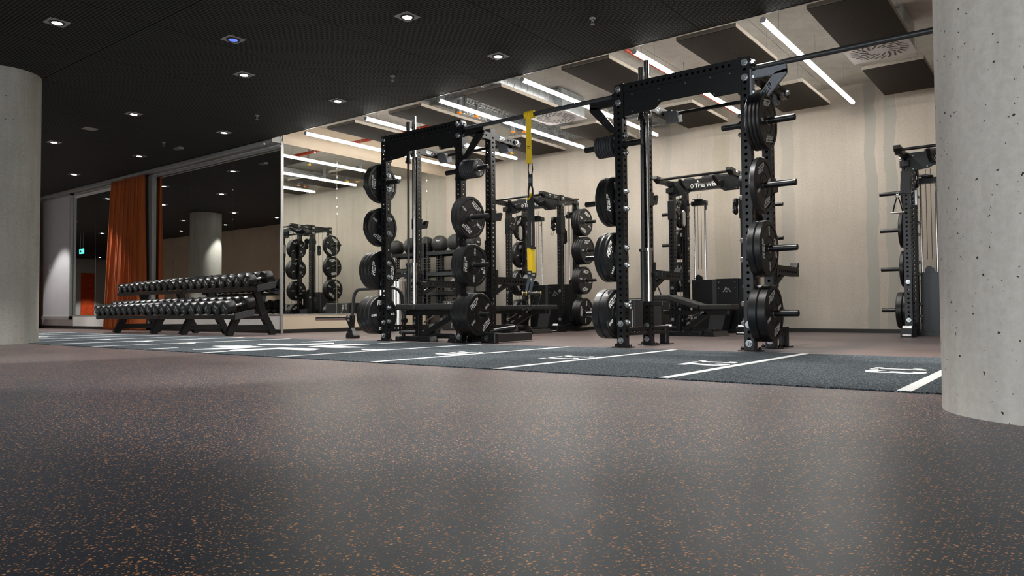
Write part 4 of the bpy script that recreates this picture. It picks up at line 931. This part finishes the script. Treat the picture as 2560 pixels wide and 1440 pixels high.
# ================================================================ DUMBBELL RACKS AND DUMBBELLS
def bar4(mb, p0, p1, wx, wt):
    p0, p1 = Vector(p0), Vector(p1); d = (p1-p0).normalized(); n = Vector((0, -d.z, d.y))*wt/2; X = Vector((wx/2, 0, 0))
    mb.add([p0-X-n, p0+X-n, p0+X+n, p0-X+n, p1-X-n, p1+X-n, p1+X+n, p1-X+n], [(0, 1, 2, 3), (7, 6, 5, 4), (0, 4, 5, 1), (1, 5, 6, 2), (2, 6, 7, 3), (3, 7, 4, 0)])
YD0, ZD0, YD1, ZD1 = 5.68, .375, 6.02, .765
def dumbbell_rack(x0, x1, fr, label):
    t = thing('dumbbell_rack', label, 'rack', ((x0+x1)/2, 6.0, 0), 0, 'two-tier dumbbell racks'); cx, cy = (x0+x1)/2, 6.0
    for k, (yy, zz) in enumerate(((YD0, ZD0), (YD1, ZD1))):
        b = MB()
        for dy, dz in ((-.10, -.100), (.11, -.055)): b.box(x0-cx, x1-cx, yy-cy+dy-.045, yy-cy+dy+.045, zz+dz-.008, zz+dz)
        b.box(x0-cx, x1-cx, yy-cy-.15, yy-cy-.142, zz-.14, zz-.085); b.build('shelf_rail', 'powder_black', t)
        for x in (x0-cx, x1-cx):
            b = MB(); b.prism([(yy-cy-.12, zz-.15), (yy-cy+.17, zz-.09), (yy-cy+.19, zz-.02), (yy-cy+.17, zz), (yy-cy-.12, zz-.06)], x-.012, x+.012, 'yz'); b.build('end_cheek', 'powder_grey', t)
    for x in fr:
        X = x-cx
        b = MB(); bar4(b, (X, 5.62-cy, 0), (X, 5.76-cy, ZD0-.10), .07, .10); b.build('front_leg', 'powder_black', t, bevel=.004)
        b = MB(); bar4(b, (X, 6.34-cy, 0), (X, 6.16-cy, ZD0-.06), .07, .10); bar4(b, (X, 6.16-cy, ZD0-.06), (X, 6.04-cy, ZD1-.10), .07, .10); b.build('rear_leg', 'powder_black', t, bevel=.004)
        b = MB(); b.box(X-.03, X+.03, 5.64-cy, 6.32-cy, .07, .15); b.build('stretcher', 'powder_black', t, bevel=.004)
    for x in fr:
        b = MB(); b.box(x-cx-.05, x-cx+.05, 5.72-cy, 6.14-cy, ZD0-.14, ZD0-.10); b.build('shelf_arm', 'powder_black', t)
dumbbell_rack(-13.15, -11.02, (-12.62, -11.38), 'black two-tier dumbbell rack standing in front of the orange curtain')
dumbbell_rack(-11.0, -9.02, (-10.50, -9.28), 'black two-tier dumbbell rack standing in front of the mirror')
def head_mesh(h):
    b = MB(); R = .075; b.lathe([(0, 0), (R*.80, 0), (R*.84, .003), (R*.97, .003), (R, .009), (R, h-.008), (R*.94, h), (0, h)], 28, 'y', None, False); m = b.mesh('head', 40); m.materials.append(MATS['rubber_black']); return m
HEAD = head_mesh(.105)
hb = MB(); hb.cyl((0, .10, 0), (0, .245, 0), .017, 14); hb.cyl((0, .10, 0), (0, .115, 0), .025, 14); hb.cyl((0, .225, 0), (0, .24, 0), .025, 14); HND = hb.mesh('handle', 40); HND.materials.append(MATS['chrome'])
lb = MB(); rep_into(lb, .022, T(0, -.0008, .016) @ FNY, .0008); mesh_into(lb, text_mesh('KG', .018, .0008, .0004), T(0, -.0008, -.024) @ FNY); DLT = lb.mesh('lettering'); DLT.materials.append(MATS['dim_print'])
WORD = ['first', 'second', 'third', 'fourth', 'fifth', 'sixth', 'seventh', 'eighth', 'ninth', 'tenth', 'eleventh', 'twelfth', 'thirteenth', 'fourteenth', 'fifteenth', 'sixteenth', 'seventeenth', 'eighteenth', 'nineteenth', 'twentieth']
for tier, (yy, zz, xa, xb, s0, s1) in enumerate(((YD0, ZD0, -13.05, -9.13, 1.14, 1.27), (YD1, ZD1, -13.05, -9.18, .97, 1.18))):
    for i in range(20):
        u = i/19; s = s0+(s1-s0)*u; x = xa+(xb-xa)*(u*.93+.07*u*u)
        t = thing('dumbbell', f'round black rubber dumbbell, {WORD[i]} from the left on the {["lower", "upper"][tier]} tier', 'dumbbell', (x, yy-.165*s, zz-.09+.079*s), 0, 'dumbbells on the two-tier racks', (A(13) if tier == 0 else A(11), rnd.uniform(-1.3, 1.3), 0))
        t.rotation_mode = 'YXZ'; t.scale = (s, s, s)
        obj('head', HEAD, None, t); o = obj('head', HEAD, None, t, (0, .34, 0), (0, 0, PI)); obj('handle', HND, None, t); obj('lettering', DLT, None, t)

# ================================================================ CURTAINS, WALL PANEL
def curtain(x0, x1, xb0, xb1, y, z1, n, label):
    t = thing('curtain', label, 'curtain', ((x0+x1)/2, y, 0)); cx = (x0+x1)/2
    mb = MB(); N = n*14; Z = [0.012, .05, .3, .7, 1.1, 1.6, 2.1, 2.5, 2.8, z1]
    for iz, z in enumerate(Z):
        f = 1-z/z1
        for i in range(N+1):
            u = i/N; ph = u*n*2*PI+.5*math.sin(u*9)+.25*math.sin(z*1.3+u*20); amp = (.05+.02*f)*(1+.4*math.sin(u*13+1))
            xx = (x0+(x1-x0)*u)*(1-f)+(xb0+(xb1-xb0)*u)*f-cx
            mb.v.append((xx+.018*math.sin(ph*2), amp*math.sin(ph)+.02*math.sin(u*31+z), z))
    for iz in range(len(Z)-1):
        for i in range(N): a = iz*(N+1)+i; mb.f.append((a, a+1, a+N+2, a+N+1))
    o = mb.build('cloth', 'curtain_orange', t, 180); sd = o.modifiers.new('thickness', 'SOLIDIFY'); sd.thickness = .003
    b = MB(); b.box(x0-cx, x1-cx, -.02, .02, z1, z1+.02); b.build('heading_tape', 'curtain_orange', t)
curtain(-15.10, -13.86, -15.44, -13.82, 6.66, 2.93, 12, 'tall orange velvet curtain hanging behind the dumbbell racks')
curtain(-20.2, -18.62, -20.2, -18.62, 6.52, 2.93, 9, 'orange curtain at the far left beside the concrete column')
t = thing('wall_panel', 'pale grey framed panel with two switches at the far left of the mirror wall', 'wall panel', (-18.06, YA-.03, .2))
b = MB(); b.box(-.80, .66, 0, .028, .07, 2.72); b.build('board', 'grey_board', t)
for x0, x1, z0, z1 in ((.66, .71, 0, 2.76), (-.82, .71, 0, .07), (-.82, .71, 2.72, 2.76)):
    b = MB(); b.box(x0, x1, -.03, .028, z0, z1); b.build('frame_bar', 'alu_trim', t)
for z in (1.12, 1.23):
    b = MB(); b.cyl((-.50, -.012, z), (-.50, 0, z), .038, 20); b.build('switch', 'white_paint', t, 40)
    b = MB(); b.cyl((-.50, -.0125, z), (-.50, -.0118, z), .024, 16); b.build('switch_insert', 'alu_trim', t, 40)
